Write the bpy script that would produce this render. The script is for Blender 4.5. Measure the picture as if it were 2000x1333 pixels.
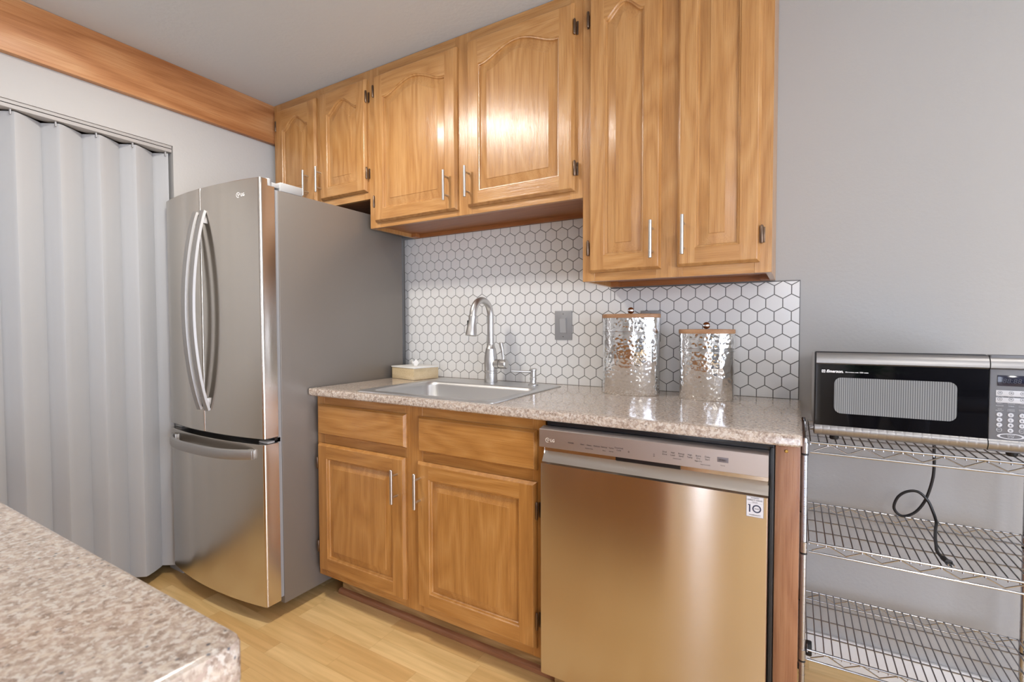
import bpy, bmesh, math, random
from mathutils import Vector, Matrix
random.seed(7)
for o in list(bpy.data.objects): bpy.data.objects.remove(o)
scene = bpy.context.scene
COL = scene.collection
PI = math.pi

# ------------------------------------------------------------------ camera
cam_data = bpy.data.cameras.new('camera'); cam = bpy.data.objects.new('camera', cam_data); COL.objects.link(cam)
cam_data.sensor_width = 36.0; cam_data.lens = 944.24/2000*36.0; cam_data.clip_start = 0.02
cam_data.dof.use_dof = True; cam_data.dof.focus_distance = 1.9; cam_data.dof.aperture_fstop = 9.0
YAW, PITCH, ROLL = 0.5314, 0.0298, -0.0029
f = Vector((-math.sin(YAW)*math.cos(PITCH), math.cos(YAW)*math.cos(PITCH), -math.sin(PITCH)))
r = Vector((math.cos(YAW), math.sin(YAW), 0)); u = r.cross(f)
r2 = r*math.cos(ROLL)+u*math.sin(ROLL); u2 = -r*math.sin(ROLL)+u*math.cos(ROLL)
M = Matrix((r2, u2, -f)).transposed().to_4x4(); M.translation = (0.0209, -1.967, 1.1721)
cam.matrix_world = M
scene.camera = cam

# ------------------------------------------------------------------ view + world + lights
vs = scene.view_settings
vs.view_transform = 'Standard'; vs.look = 'None'; vs.gamma = 1.0; vs.use_curve_mapping = False
vs.exposure = -0.19
world = bpy.data.worlds.new('daylight'); scene.world = world; world.use_nodes = True
wb = world.node_tree.nodes['Background']; wb.inputs[0].default_value = (0.76, 0.83, 1.0, 1); wb.inputs[1].default_value = 13.0

def area(name, loc, rot, size, power, color, shape='DISK', size_y=None, portal=False):
    l = bpy.data.lights.new(name, 'AREA'); l.shape = shape; l.size = size
    if size_y: l.size_y = size_y
    l.energy = power; l.color = color
    if portal: l.cycles.is_portal = True
    o = bpy.data.objects.new(name, l); o.location = loc; o.rotation_euler = rot; COL.objects.link(o); return o
CEIL = 2.381
KL = (-1.52, -1.15); DL = (0.85, -1.3); BL = (0.80, -2.95)
area('kitchen_ceiling_light', (KL[0], KL[1], CEIL-.03), (0,0,0), .24, 24, (1, .95, .88))
area('dining_ceiling_light', (DL[0], DL[1], CEIL-.03), (0,0,0), .24, 5.5, (1, .97, .94))
# daylight portals in the rear window and the unseen side window added as fill
area('patio_daylight_portal', (.03, -5.54, 1.05), (-PI/2, 0, 0), .42, 1, (1,1,1), 'RECTANGLE', 2.0, True)
area('added_side_fill_portal', (2.84, -2.9, 1.0), (0, PI/2, 0), 1.9, 1, (1,1,1), 'RECTANGLE', 3.4, True)

# ------------------------------------------------------------------ materials
def mat(name):
    m = bpy.data.materials.new(name); m.use_nodes = True
    nt = m.node_tree; b = nt.nodes['Principled BSDF']
    return m, nt, b
def N(nt, typ, **kw):
    n = nt.nodes.new(typ)
    for k, v in kw.items():
        if k.startswith('i_'): n.inputs[int(k[2:])].default_value = v
        else: setattr(n, k, v)
    return n
def ramp(nt, stops):
    n = nt.nodes.new('ShaderNodeValToRGB'); e = n.color_ramp.elements
    e[0].position, e[0].color = stops[0][0], (*stops[0][1], 1)
    e[1].position, e[1].color = stops[1][0], (*stops[1][1], 1)
    for p, c in stops[2:]:
        x = e.new(p); x.color = (*c, 1)
    return n
def plain(name, col, rough=.5, metal=0.0, coat=0.0, spec=.5):
    m, nt, b = mat(name)
    b.inputs['Base Color'].default_value = (*col, 1); b.inputs['Roughness'].default_value = rough
    b.inputs['Metallic'].default_value = metal; b.inputs['Coat Weight'].default_value = coat
    b.inputs['Specular IOR Level'].default_value = spec
    return m
def mixc(nt, a, b, fac, blend='MIX'):
    n = nt.nodes.new('ShaderNodeMix'); n.data_type = 'RGBA'; n.blend_type = blend
    for sock, v in ((0, fac), (6, a), (7, b)):
        if hasattr(v, 'links') or isinstance(v, bpy.types.NodeSocket): nt.links.new(v, n.inputs[sock])
        elif isinstance(v, (int, float)): n.inputs[sock].default_value = v
        else: n.inputs[sock].default_value = (*v, 1)
    return n.outputs[2]
def oak(name, dark, mid, light, axis='Z', rough=.28, figure=1.0, coat=.35, bump=.25, blotch=(.7, 4)):
    m, nt, b = mat(name); L = nt.links.new
    tc = N(nt, 'ShaderNodeTexCoord'); oi = N(nt, 'ShaderNodeObjectInfo')
    off = N(nt, 'ShaderNodeVectorMath', operation='SCALE'); L(oi.outputs['Random'], off.inputs['Scale']); off.inputs[0].default_value = (7.3, 3.1, 9.7)
    add = N(nt, 'ShaderNodeVectorMath', operation='ADD'); L(tc.outputs['Object'], add.inputs[0]); L(off.outputs[0], add.inputs[1])
    def mp(sc):
        n = N(nt, 'ShaderNodeMapping'); n.inputs['Scale'].default_value = sc; L(add.outputs[0], n.inputs['Vector']); return n.outputs[0]
    def s(along, across): return {'X': (along, across, across), 'Z': (across, across, along), 'Y': (across, along, across)}[axis]
    # cathedral figure
    w = N(nt, 'ShaderNodeTexNoise'); L(mp(s(.9, 5.0)), w.inputs['Vector']); w.inputs['Scale'].default_value = 1.0; w.inputs['Detail'].default_value = 2
    mul = N(nt, 'ShaderNodeMath', operation='MULTIPLY'); L(w.outputs[0], mul.inputs[0]); mul.inputs[1].default_value = 26*figure
    fr = N(nt, 'ShaderNodeMath', operation='PINGPONG'); L(mul.outputs[0], fr.inputs[0]); fr.inputs[1].default_value = 1.0
    # fine pores
    p = N(nt, 'ShaderNodeTexNoise'); L(mp(s(9, 620)), p.inputs['Vector']); p.inputs['Scale'].default_value = 1.0; p.inputs['Detail'].default_value = 3; p.inputs['Roughness'].default_value = .6
    g = N(nt, 'ShaderNodeTexNoise'); L(mp(s(2.2, 90)), g.inputs['Vector']); g.inputs['Scale'].default_value = 1.0; g.inputs['Detail'].default_value = 4
    big = N(nt, 'ShaderNodeTexNoise'); L(mp(s(*blotch)), big.inputs['Vector']); big.inputs['Scale'].default_value = 1.0
    c = ramp(nt, [(.25, dark), (.75, light), (.5, mid)]); 
    m1 = N(nt, 'ShaderNodeMath', operation='MULTIPLY_ADD'); L(fr.outputs[0], m1.inputs[0]); m1.inputs[1].default_value = .24
    m2 = N(nt, 'ShaderNodeMath', operation='MULTIPLY_ADD'); L(g.outputs[0], m2.inputs[0]); m2.inputs[1].default_value = .36
    m3 = N(nt, 'ShaderNodeMath', operation='MULTIPLY_ADD'); L(big.outputs[0], m3.inputs[0]); m3.inputs[1].default_value = .34; m3.inputs[2].default_value = .03
    L(m3.outputs[0], m2.inputs[2]); L(m2.outputs[0], m1.inputs[2]); L(m1.outputs[0], c.inputs[0])
    pr = ramp(nt, [(.36, (.66, .54, .44)), (.50, (1, 1, 1))]); L(p.outputs[0], pr.inputs[0])
    col = mixc(nt, c.outputs[0], pr.outputs[0], .55, 'MULTIPLY')
    L(col, b.inputs['Base Color']); b.inputs['Roughness'].default_value = rough
    b.inputs['Coat Weight'].default_value = coat; b.inputs['Coat Roughness'].default_value = .2
    bp = N(nt, 'ShaderNodeBump'); bp.inputs['Strength'].default_value = bump; bp.inputs['Distance'].default_value = .002
    hh = N(nt, 'ShaderNodeMath', operation='ADD'); L(p.outputs[0], hh.inputs[0]); L(g.outputs[0], hh.inputs[1])
    L(hh.outputs[0], bp.inputs['Height']); L(bp.outputs[0], b.inputs['Normal'])
    if coat: L(bp.outputs[0], b.inputs['Coat Normal'])
    return m
UD, UM, UL = (.36, .162, .046), (.46, .234, .078), (.54, .305, .12)
OAK_V = oak('oak_upright_grain', UD, UM, UL, 'Z'); OAK_H = oak('oak_level_grain', UD, UM, UL, 'X')
BD, BM, BLT = (.34, .143, .033), (.44, .202, .050), (.53, .27, .083)
BOAK_V = oak('base_oak_upright_grain', BD, BM, BLT, 'Z'); BOAK_H = oak('base_oak_level_grain', BD, BM, BLT, 'X')
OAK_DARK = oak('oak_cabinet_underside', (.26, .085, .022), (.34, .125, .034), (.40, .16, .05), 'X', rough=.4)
OAK_Y = oak('beam_veneer', (.30, .105, .03), (.48, .215, .08), (.62, .35, .165), 'Y', rough=.45, figure=.35, coat=.05, bump=.05, blotch=(3.2, 13))
TOE = oak('toe_kick_wood', (.20, .11, .04), (.32, .19, .075), (.48, .33, .16), 'X', figure=1.6, rough=.4)
MOULD = oak('dark_moulding_wood', (.20, .08, .036), (.29, .125, .058), (.36, .165, .08), 'X', rough=.35)
ENDP = oak('end_panel_wood', (.22, .092, .045), (.30, .135, .066), (.37, .185, .095), 'Z', figure=1.3, rough=.38)
LIDW = oak('lid_wood', (.30, .15, .07), (.40, .22, .11), (.5, .29, .16), 'X', rough=.5, figure=.5, coat=0)
BOXW = oak('pale_box_wood', (.55, .43, .25), (.64, .51, .31), (.72, .60, .40), 'X', rough=.6, figure=.3, coat=0, bump=.05)

def wall_mat(name, col, scale=90, strength=.08):
    m, nt, b = mat(name); L = nt.links.new
    b.inputs['Base Color'].default_value = (*col, 1); b.inputs['Roughness'].default_value = .75; b.inputs['Specular IOR Level'].default_value = .25
    tc = N(nt, 'ShaderNodeTexCoord'); n = N(nt, 'ShaderNodeTexNoise'); L(tc.outputs['Object'], n.inputs['Vector'])
    n.inputs['Scale'].default_value = scale; n.inputs['Detail'].default_value = 3
    bp = N(nt, 'ShaderNodeBump'); bp.inputs['Strength'].default_value = strength; bp.inputs['Distance'].default_value = .01
    L(n.outputs[0], bp.inputs['Height']); L(bp.outputs[0], b.inputs['Normal']); return m
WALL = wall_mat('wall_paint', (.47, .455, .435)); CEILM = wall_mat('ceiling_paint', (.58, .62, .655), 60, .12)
WHITE = plain('white_paint', (.76, .76, .75), .45)

def floor_mat():
    m, nt, b = mat('maple_laminate'); L = nt.links.new
    tc = N(nt, 'ShaderNodeTexCoord'); sp = N(nt, 'ShaderNodeSeparateXYZ'); L(tc.outputs['Object'], sp.inputs[0])
    def mth(op, a, bb=None, c=None):
        n = N(nt, 'ShaderNodeMath', operation=op)
        for i, v in enumerate((a, bb, c)):
            if v is None: continue
            if isinstance(v, (int, float)): n.inputs[i].default_value = v
            else: L(v, n.inputs[i])
        return n.outputs[0]
    ys = mth('MULTIPLY', sp.outputs[1], 1/.068); row = mth('FLOOR', ys); fy = mth('FRACT', ys)
    wn = N(nt, 'ShaderNodeTexWhiteNoise', noise_dimensions='1D'); L(row, wn.inputs['W'])
    xs = mth('ADD', mth('MULTIPLY', sp.outputs[0], 1/.40), mth('MULTIPLY', wn.outputs[0], 5.0))
    coln = mth('FLOOR', xs); fx = mth('FRACT', xs)
    cmb = N(nt, 'ShaderNodeCombineXYZ'); L(row, cmb.inputs[0]); L(coln, cmb.inputs[1])
    w2 = N(nt, 'ShaderNodeTexWhiteNoise', noise_dimensions='3D'); L(cmb.outputs[0], w2.inputs['Vector'])
    cr = ramp(nt, [(0, (.66, .415, .17)), (1, (.81, .585, .285)), (.5, (.74, .50, .22))]); L(w2.outputs[0], cr.inputs[0])
    mp = N(nt, 'ShaderNodeMapping'); mp.inputs['Scale'].default_value = (3, 40, 1)
    ad = N(nt, 'ShaderNodeVectorMath', operation='ADD'); L(tc.outputs['Object'], ad.inputs[0]); L(w2.outputs['Color'], ad.inputs[1]); L(ad.outputs[0], mp.inputs['Vector'])
    gn = N(nt, 'ShaderNodeTexNoise'); L(mp.outputs[0], gn.inputs['Vector']); gn.inputs['Scale'].default_value = 1.0; gn.inputs['Detail'].default_value = 5; gn.inputs['Distortion'].default_value = .6
    gr = ramp(nt, [(.3, (.84, .79, .70)), (.7, (1.06, 1.05, 1.03))]); L(gn.outputs[0], gr.inputs[0])
    col = mixc(nt, cr.outputs[0], gr.outputs[0], 1.0, 'MULTIPLY')
    e1 = mth('LESS_THAN', mth('MINIMUM', fx, mth('SUBTRACT', 1, fx)), .0025)
    e2 = mth('LESS_THAN', mth('MINIMUM', fy, mth('SUBTRACT', 1, fy)), .011)
    e = mth('MULTIPLY', mth('MAXIMUM', e1, e2), .22)
    col = mixc(nt, col, (.30, .15, .05), e)
    L(col, b.inputs['Base Color']); b.inputs['Roughness'].default_value = .30; b.inputs['Specular IOR Level'].default_value = .4
    return m
FLOOR = floor_mat()

def granite():
    m, nt, b = mat('speckled_laminate'); L = nt.links.new
    tc = N(nt, 'ShaderNodeTexCoord')
    def nz(scale, det=3, rough=.6, dist=0):
        n = N(nt, 'ShaderNodeTexNoise'); L(tc.outputs['Object'], n.inputs['Vector']); n.inputs['Scale'].default_value = scale
        n.inputs['Detail'].default_value = det; n.inputs['Roughness'].default_value = rough; n.inputs['Distortion'].default_value = dist; return n.outputs[0]
    c1 = ramp(nt, [(.36, (.24, .175, .135)), (.62, (.57, .475, .385)), (.47, (.38, .295, .235))]); L(nz(92, 5, .7, .4), c1.inputs[0])
    s1 = ramp(nt, [(.50, (0, 0, 0)), (.60, (1, 1, 1))]); L(nz(150, 3, .6), s1.inputs[0])
    col = mixc(nt, c1.outputs[0], (.58, .515, .45), s1.outputs[0])
    s2 = ramp(nt, [(.60, (0, 0, 0)), (.66, (1, 1, 1))]); L(nz(160, 2, .5, .3), s2.inputs[0])
    col = mixc(nt, col, (.44, .34, .28), s2.outputs[0])
    v = N(nt, 'ShaderNodeTexVoronoi'); L(tc.outputs['Object'], v.inputs['Vector']); v.inputs['Scale'].default_value = 95
    s3 = ramp(nt, [(.10, (1, 1, 1)), (.20, (0, 0, 0))]); L(v.outputs['Distance'], s3.inputs[0])
    k = N(nt, 'ShaderNodeMath', operation='MULTIPLY'); L(s3.outputs[0], k.inputs[0])
    g2 = ramp(nt, [(.50, (0, 0, 0)), (.56, (1, 1, 1))]); L(nz(30, 2), g2.inputs[0]); L(g2.outputs[0], k.inputs[1])
    col = mixc(nt, col, (.10, .10, .11), k.outputs[0])
    L(col, b.inputs['Base Color']); b.inputs['Roughness'].default_value = .16; b.inputs['Coat Weight'].default_value = .4; b.inputs['Coat Roughness'].default_value = .04
    return m
GRANITE = granite()

def steel(name, col=(.68, .63, .565), rough=.21, aniso=.82, bump=.0, axis='Z', streak=(2, 2, 300)):
    m, nt, b = mat(name); L = nt.links.new
    b.inputs['Base Color'].default_value = (*col, 1); b.inputs['Metallic'].default_value = 1.0
    b.inputs['Roughness'].default_value = rough; b.inputs['Anisotropic'].default_value = aniso
    tg = N(nt, 'ShaderNodeTangent', direction_type='RADIAL', axis=axis); L(tg.outputs[0], b.inputs['Tangent']); b.inputs['Anisotropic Rotation'].default_value = .25
    tc = N(nt, 'ShaderNodeTexCoord'); mp = N(nt, 'ShaderNodeMapping'); mp.inputs['Scale'].default_value = streak; L(tc.outputs['Object'], mp.inputs['Vector'])
    n = N(nt, 'ShaderNodeTexNoise'); L(mp.outputs[0], n.inputs['Vector']); n.inputs['Scale'].default_value = 1.0; n.inputs['Detail'].default_value = 3
    rr = N(nt, 'ShaderNodeMapRange'); L(n.outputs[0], rr.inputs[0]); rr.inputs[3].default_value = rough*.93; rr.inputs[4].default_value = rough*1.08
    L(rr.outputs[0], b.inputs['Roughness'])
    return m
STEEL = steel('brushed_steel'); STEEL_DW = steel('brushed_steel_warm', (.60, .54, .485), .21)
PANEL_STEEL = steel('control_panel_steel', (.56, .53, .53), .42, .3)
NICKEL = steel('brushed_nickel', (.58, .57, .555), .36, 0)
SINKM = steel('sink_steel', (.62, .615, .61), .38, 0)
CHROME = plain('chrome_wire', (.46, .46, .475), .24, 1.0); WIRE = plain('grey_wire', (.30, .30, .315), .3, 1.0)
HANDLE = steel('handle_nickel', (.62, .61, .59), .32, 0)
GREYP = plain('fridge_side_grey', (.215, .19, .165), .36, .35)
GREYPL = plain('light_grey_plastic', (.36, .36, .355), .5)
BLACK = plain('black_plastic', (.008, .008, .010), .3)
BLACKR = plain('black_rubber', (.012, .012, .013), .45)
GLASSB = plain('black_door_glass', (.003, .003, .004), .03, 0, 0, .7)
BRONZE = plain('antique_bronze', (.17, .115, .08), .32, .9)
GROOVE_SHADE = plain('groove_shade', (.012, .006, .004), .8)
PLATE = plain('wall_plate_steel', (.30, .30, .305), .42, .3)
ROCK = plain('rocker_grey', (.36, .36, .365), .35)
INK = plain('dark_ink', (.045, .035, .035), .5)
SILVERINK = plain('silver_ink', (.78, .78, .79), .4)
COPPERINK = plain('badge_metal', (.78, .68, .58), .4)
LABELW = plain('label_paper', (.66, .65, .68), .45)
NAVY = plain('label_navy', (.03, .035, .07), .5)
MWGREY = plain('keypad_grey', (.135, .14, .155), .4)
KEYG = plain('keypad_button', (.50, .51, .54), .45)
DISP = plain('display_window', (.015, .017, .035), .1)
VINYL = plain('white_vinyl', (.435, .435, .435), .42)
CREAM = plain('white_lacquer', (.74, .72, .68), .4)
TILE = plain('white_glazed_tile', (.69, .68, .66), .32, 0, .1); GROUT = plain('grey_grout', (.135, .13, .125), .7)
BRASS = plain('brass', (.55, .36, .10), .3, 1.0)
AMBER = plain('brown_glazed_ball', (.16, .045, .012), .08, 0, .8)
TISSUE = plain('tissue_paper', (.82, .80, .77), .8)
def hammered():
    m, nt, b = mat('hammered_tin'); L = nt.links.new
    b.inputs['Base Color'].default_value = (.80, .80, .79, 1); b.inputs['Metallic'].default_value = 1; b.inputs['Roughness'].default_value = .14
    tc = N(nt, 'ShaderNodeTexCoord'); v = N(nt, 'ShaderNodeTexVoronoi', feature='SMOOTH_F1'); L(tc.outputs['Object'], v.inputs['Vector'])
    v.inputs['Scale'].default_value = 80; v.inputs['Smoothness'].default_value = .9
    bp = N(nt, 'ShaderNodeBump'); bp.inputs['Strength'].default_value = .6; bp.inputs['Distance'].default_value = .003
    L(v.outputs['Distance'], bp.inputs['Height']); L(bp.outputs[0], b.inputs['Normal']); return m
TIN = hammered(); TINS = plain('smooth_tin', (.78, .78, .77), .12, 1.0)
def mesh_window():
    m, nt, b = mat('perforated_window'); L = nt.links.new
    tc = N(nt, 'ShaderNodeTexCoord'); sp = N(nt, 'ShaderNodeSeparateXYZ'); L(tc.outputs['Object'], sp.inputs[0])
    def sn(sock, per):
        a = N(nt, 'ShaderNodeMath', operation='MULTIPLY'); L(sock, a.inputs[0]); a.inputs[1].default_value = 2*PI/per
        s = N(nt, 'ShaderNodeMath', operation='SINE'); L(a.outputs[0], s.inputs[0]); return s.outputs[0]
    a = sn(sp.outputs[0], .0046); c = sn(sp.outputs[2], .0022)
    q = N(nt, 'ShaderNodeMath', operation='MULTIPLY_ADD'); L(a, q.inputs[0]); q.inputs[1].default_value = .36; q.inputs[2].default_value = .5
    q2 = N(nt, 'ShaderNodeMath', operation='MULTIPLY_ADD'); L(c, q2.inputs[0]); q2.inputs[1].default_value = .12; L(q.outputs[0], q2.inputs[2])
    cr = ramp(nt, [(.2, (.115, .12, .125)), (.95, (.30, .31, .31))]); L(q2.outputs[0], cr.inputs[0])
    L(cr.outputs[0], b.inputs['Base Color']); b.inputs['Roughness'].default_value = .06; b.inputs['Coat Weight'].default_value = .3; return m
MWWIN = mesh_window()
def glass():
    m, nt, b = mat('window_glass'); L = nt.links.new
    t = N(nt, 'ShaderNodeBsdfTransparent'); g = N(nt, 'ShaderNodeBsdfGlossy'); g.inputs['Roughness'].default_value = .01
    mx = N(nt, 'ShaderNodeMixShader'); mx.inputs[0].default_value = .06; L(t.outputs[0], mx.inputs[1]); L(g.outputs[0], mx.inputs[2])
    L(mx.outputs[0], nt.nodes['Material Output'].inputs[0]); return m
PANE = glass()
def lamp_mat():
    m, nt, b = mat('lamp_diffuser'); b.inputs['Emission Color'].default_value = (1, .92, .8, 1); b.inputs['Emission Strength'].default_value = 6; return m
LAMP = lamp_mat()
FILL_GLOBE = lamp_mat(); FILL_GLOBE.name = 'added_globe_glow'
FILL_GLOBE.node_tree.nodes['Principled BSDF'].inputs['Emission Strength'].default_value = 44; FILL_GLOBE.node_tree.nodes['Principled BSDF'].inputs['Emission Color'].default_value = (1, .965, .92, 1)

# ------------------------------------------------------------------ mesh helpers
class MB:
    def __init__(s): s.bm = bmesh.new(); s.mats = []
    def mi(s, m):
        if m not in s.mats: s.mats.append(m)
        return s.mats.index(m)
    def faces(s, vs, fs, m=None):
        bv = [s.bm.verts.new(v) for v in vs]; out = []
        k = s.mi(m) if m else 0
        for fc in fs:
            try: q = s.bm.faces.new([bv[i] for i in fc])
            except ValueError: continue
            q.material_index = k; out.append(q)
        return bv, out
    def box(s, a, b, bev=0.0, m=None, seg=2):
        x0, y0, z0 = [min(p, q) for p, q in zip(a, b)]; x1, y1, z1 = [max(p, q) for p, q in zip(a, b)]
        vs = [(x0,y0,z0),(x1,y0,z0),(x1,y1,z0),(x0,y1,z0),(x0,y0,z1),(x1,y0,z1),(x1,y1,z1),(x0,y1,z1)]
        bv, fs = s.faces(vs, [(0,3,2,1),(4,5,6,7),(0,1,5,4),(1,2,6,5),(2,3,7,6),(3,0,4,7)], m)
        if bev:
            ed = list({e for q in fs for e in q.edges})
            bmesh.ops.bevel(s.bm, geom=ed, offset=bev, segments=seg, affect='EDGES', profile=.5)
        return s
    def tube(s, pts, rad, n=8, m=None, cap=True, closed=False):
        pts = [Vector(p) for p in pts]; k = s.mi(m) if m else 0
        rads = rad if isinstance(rad, (list, tuple)) else [rad]*len(pts)
        rings = []; prev = None; P = len(pts)
        for i, p in enumerate(pts):
            if closed: t = pts[(i+1) % P]-pts[i-1]
            else: t = pts[min(i+1, P-1)]-pts[max(i-1, 0)]
            t.normalize()
            if prev is None:
                a = Vector((0,0,1)) if abs(t.z) < .9 else Vector((1,0,0)); nrm = (a-t*a.dot(t)).normalized()
            else: nrm = (prev-t*prev.dot(t)).normalized()
            prev = nrm; bi = t.cross(nrm)
            rings.append([s.bm.verts.new(p+(nrm*math.cos(2*PI*j/n)+bi*math.sin(2*PI*j/n))*rads[i]) for j in range(n)])
        for i in range(P if closed else P-1):
            A, B = rings[i], rings[(i+1) % P]
            for j in range(n):
                q = s.bm.faces.new((A[j], A[(j+1) % n], B[(j+1) % n], B[j])); q.material_index = k
        if cap and not closed:
            q = s.bm.faces.new(rings[0][::-1]); q.material_index = k
            q = s.bm.faces.new(rings[-1]); q.material_index = k
        return s
    def strip(s, path, prof, up, m=None):
        """sweep a closed 2D profile along path; profile axes: (side, out) with side=up x tangent"""
        pts = [Vector(p) for p in path]; k = s.mi(m) if m else 0; rings = []
        for i, p in enumerate(pts):
            t = (pts[min(i+1, len(pts)-1)]-pts[max(i-1, 0)]).normalized(); sd = Vector(up); o = t.cross(sd).normalized()
            rings.append([s.bm.verts.new(p+sd*a+o*b) for a, b in prof])
        n = len(prof)
        for A, B in zip(rings, rings[1:]):
            for j in range(n):
                q = s.bm.faces.new((A[j], A[(j+1) % n], B[(j+1) % n], B[j])); q.material_index = k
        for q in (s.bm.faces.new(rings[0][::-1]), s.bm.faces.new(rings[-1])): q.material_index = k
        return s
    def lathe(s, c, prof, n=32, m=None, axis='Z', sx=1.0, sy=1.0, rot=0.0):
        k = s.mi(m) if m else 0; rings = []
        R = Matrix.Rotation(rot, 3, 'Z')
        for rr, h in prof:
            ring = []
            for j in range(n):
                a = 2*PI*j/n; x, y = rr*math.cos(a)*sx, rr*math.sin(a)*sy
                v = Vector((x, y, h)) if axis == 'Z' else (Vector((h, x, y)) if axis == 'X' else Vector((x, h, y)))
                if rot: v = R @ v
                ring.append(s.bm.verts.new(Vector(c)+v))
            rings.append(ring)
        for A, B in zip(rings, rings[1:]):
            for j in range(n):
                q = s.bm.faces.new((A[j], A[(j+1) % n], B[(j+1) % n], B[j])); q.material_index = k
        for ring in (rings[0][::-1], rings[-1]):
            q = s.bm.faces.new(ring); q.material_index = k
        return s
    def prism(s, outline, a, b, axis='Y', m=None):
        """outline in the two other axes, extruded between a and b along axis"""
        def P(p, h): return {'Y': (p[0], h, p[1]), 'X': (h, p[0], p[1]), 'Z': (p[0], p[1], h)}[axis]
        n = len(outline); vs = [P(p, a) for p in outline]+[P(p, b) for p in outline]
        s.faces(vs, [tuple(range(n)), tuple(range(2*n-1, n-1, -1))]+[(i, (i+1) % n, (i+1) % n+n, i+n) for i in range(n)], m)
        return s
    def grid(s, rows, m=None, close=False):
        k = s.mi(m) if m else 0
        V = [[s.bm.verts.new(p) for p in row] for row in rows]
        for A, B in zip(V, V[1:]):
            rng = range(len(A)) if close else range(len(A)-1)
            for j in rng:
                q = s.bm.faces.new((A[j], A[(j+1) % len(A)], B[(j+1) % len(A)], B[j])); q.material_index = k
        return V
    def build(s, name, m=None, parent=None, smooth=35, label=None):
        if m is not None and not s.mats: s.mats.append(m)
        elif m is not None and m not in s.mats: s.mats.insert(0, m)
        bmesh.ops.recalc_face_normals(s.bm, faces=s.bm.faces[:])
        me = bpy.data.meshes.new(name)
        root = parent
        while root is not None and root.parent is not None: root = root.parent
        if root is not None: bmesh.ops.translate(s.bm, verts=s.bm.verts[:], vec=-root.location)
        s.bm.to_mesh(me); s.bm.free()
        for q in s.mats: me.materials.append(q)
        if smooth:
            me.polygons.foreach_set('use_smooth', [True]*len(me.polygons)); me.set_sharp_from_angle(angle=math.radians(smooth))
        o = bpy.data.objects.new(name, me); COL.objects.link(o)
        if parent is not None: o.parent = parent
        if label: o['label'] = label
        return o
def tag(o, label, cat, group=None):
    o['label'] = label; o['category'] = cat
    if group: o['group'] = group
    return o
def thing(name, label, cat, loc=(0,0,0), group=None):
    o = bpy.data.objects.new(name, None); o.location = loc; o.empty_display_size = .05; COL.objects.link(o); return tag(o, label, cat, group)
def struct(o, label=None):
    o['kind'] = 'structure'
    if label: o['label'] = label
    return o
def text(name, s, loc, size, m, parent, rot=(PI/2,0,0), align='LEFT', bold=0.0, shear=0.0, sx=1.0, depth=.0002, label=None):
    c = bpy.data.curves.new(name, 'FONT'); c.body = s; c.size = size; c.align_x = align; c.offset = bold; c.shear = shear; c.extrude = depth; c.resolution_u = 3
    t = bpy.data.objects.new(name, c); COL.objects.link(t)
    bpy.context.view_layer.update()
    me = bpy.data.meshes.new_from_object(t.evaluated_get(bpy.context.evaluated_depsgraph_get()))
    bpy.data.objects.remove(t); bpy.data.curves.remove(c)
    root = parent
    while root.parent is not None: root = root.parent
    from mathutils import Euler
    me.transform(Matrix.Translation(Vector(loc)-root.location) @ Euler(rot).to_matrix().to_4x4() @ Matrix.Diagonal((sx, 1, 1, 1)))
    me.materials.clear(); me.materials.append(m)
    o = bpy.data.objects.new(name, me); COL.objects.link(o); o.parent = parent
    if label: o['label'] = label
    return o
def rrect(x0, x1, y0, y1, rad, n=6):
    pts = []
    for cx, cy, a0 in ((x1-rad, y1-rad, 0), (x0+rad, y1-rad, 90), (x0+rad, y0+rad, 180), (x1-rad, y0+rad, 270)):
        for i in range(n+1):
            a = math.radians(a0+90*i/n); pts.append((cx+rad*math.cos(a), cy+rad*math.sin(a)))
    return pts
def join_text(parent, name, items, m, y, label=None):
    """several words printed on one panel: one lettering part. items: (string, x, z, size, align)"""
    objs = [text(name, t, (x, y, z), sz, m, parent, align=al) for t, x, z, sz, al in items]
    b = bmesh.new()
    for o in objs: b.from_mesh(o.data)
    me = objs[0].data; me2 = bpy.data.meshes.new(name); b.to_mesh(me2); b.free(); me2.materials.append(m)
    for o in objs[1:]:
        d = o.data; bpy.data.objects.remove(o); bpy.data.meshes.remove(d)
    objs[0].data = me2
    if label: objs[0]['label'] = label
    return objs[0]

# ------------------------------------------------------------------ room shell
XL = -2.485; XR = 2.8; YR = -5.5
b = MB(); b.box((XL-.6, YR-.1, -.06), (XR+.1, .1, 0)); struct(b.build('floor', FLOOR))
b = MB(); b.box((XL-.1, YR-.1, CEIL), (XR+.1, .1, CEIL+.06)); struct(b.build('ceiling', CEILM))
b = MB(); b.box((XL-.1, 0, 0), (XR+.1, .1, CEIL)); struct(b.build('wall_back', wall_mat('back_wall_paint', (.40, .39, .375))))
DY0, DY1, DZ = -2.35, -.806, 2.015
b = MB()
b.box((XL-.12, DY1, 0), (XL, 0, CEIL)); b.box((XL-.12, YR-.1, 0), (XL, DY0, CEIL)); b.box((XL-.12, DY0, DZ), (XL, DY1, CEIL))
struct(b.build('wall_left', WALL))
b = MB(); b.box((XL-.62, DY0-.3, 0), (XL-.52, DY1+.3, CEIL)); b.box((XL-.52, DY1+.2, 0), (XL-.12, DY1+.3, CEIL)); b.box((XL-.52, DY0-.3, 0), (XL-.12, DY0-.2, CEIL)); b.box((XL-.62, DY0-.3, 2.2), (XL-.12, DY1+.3, 2.25))
struct(b.build('wall_closet', plain('closet_brown', (.10, .045, .03), .8)))
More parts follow.
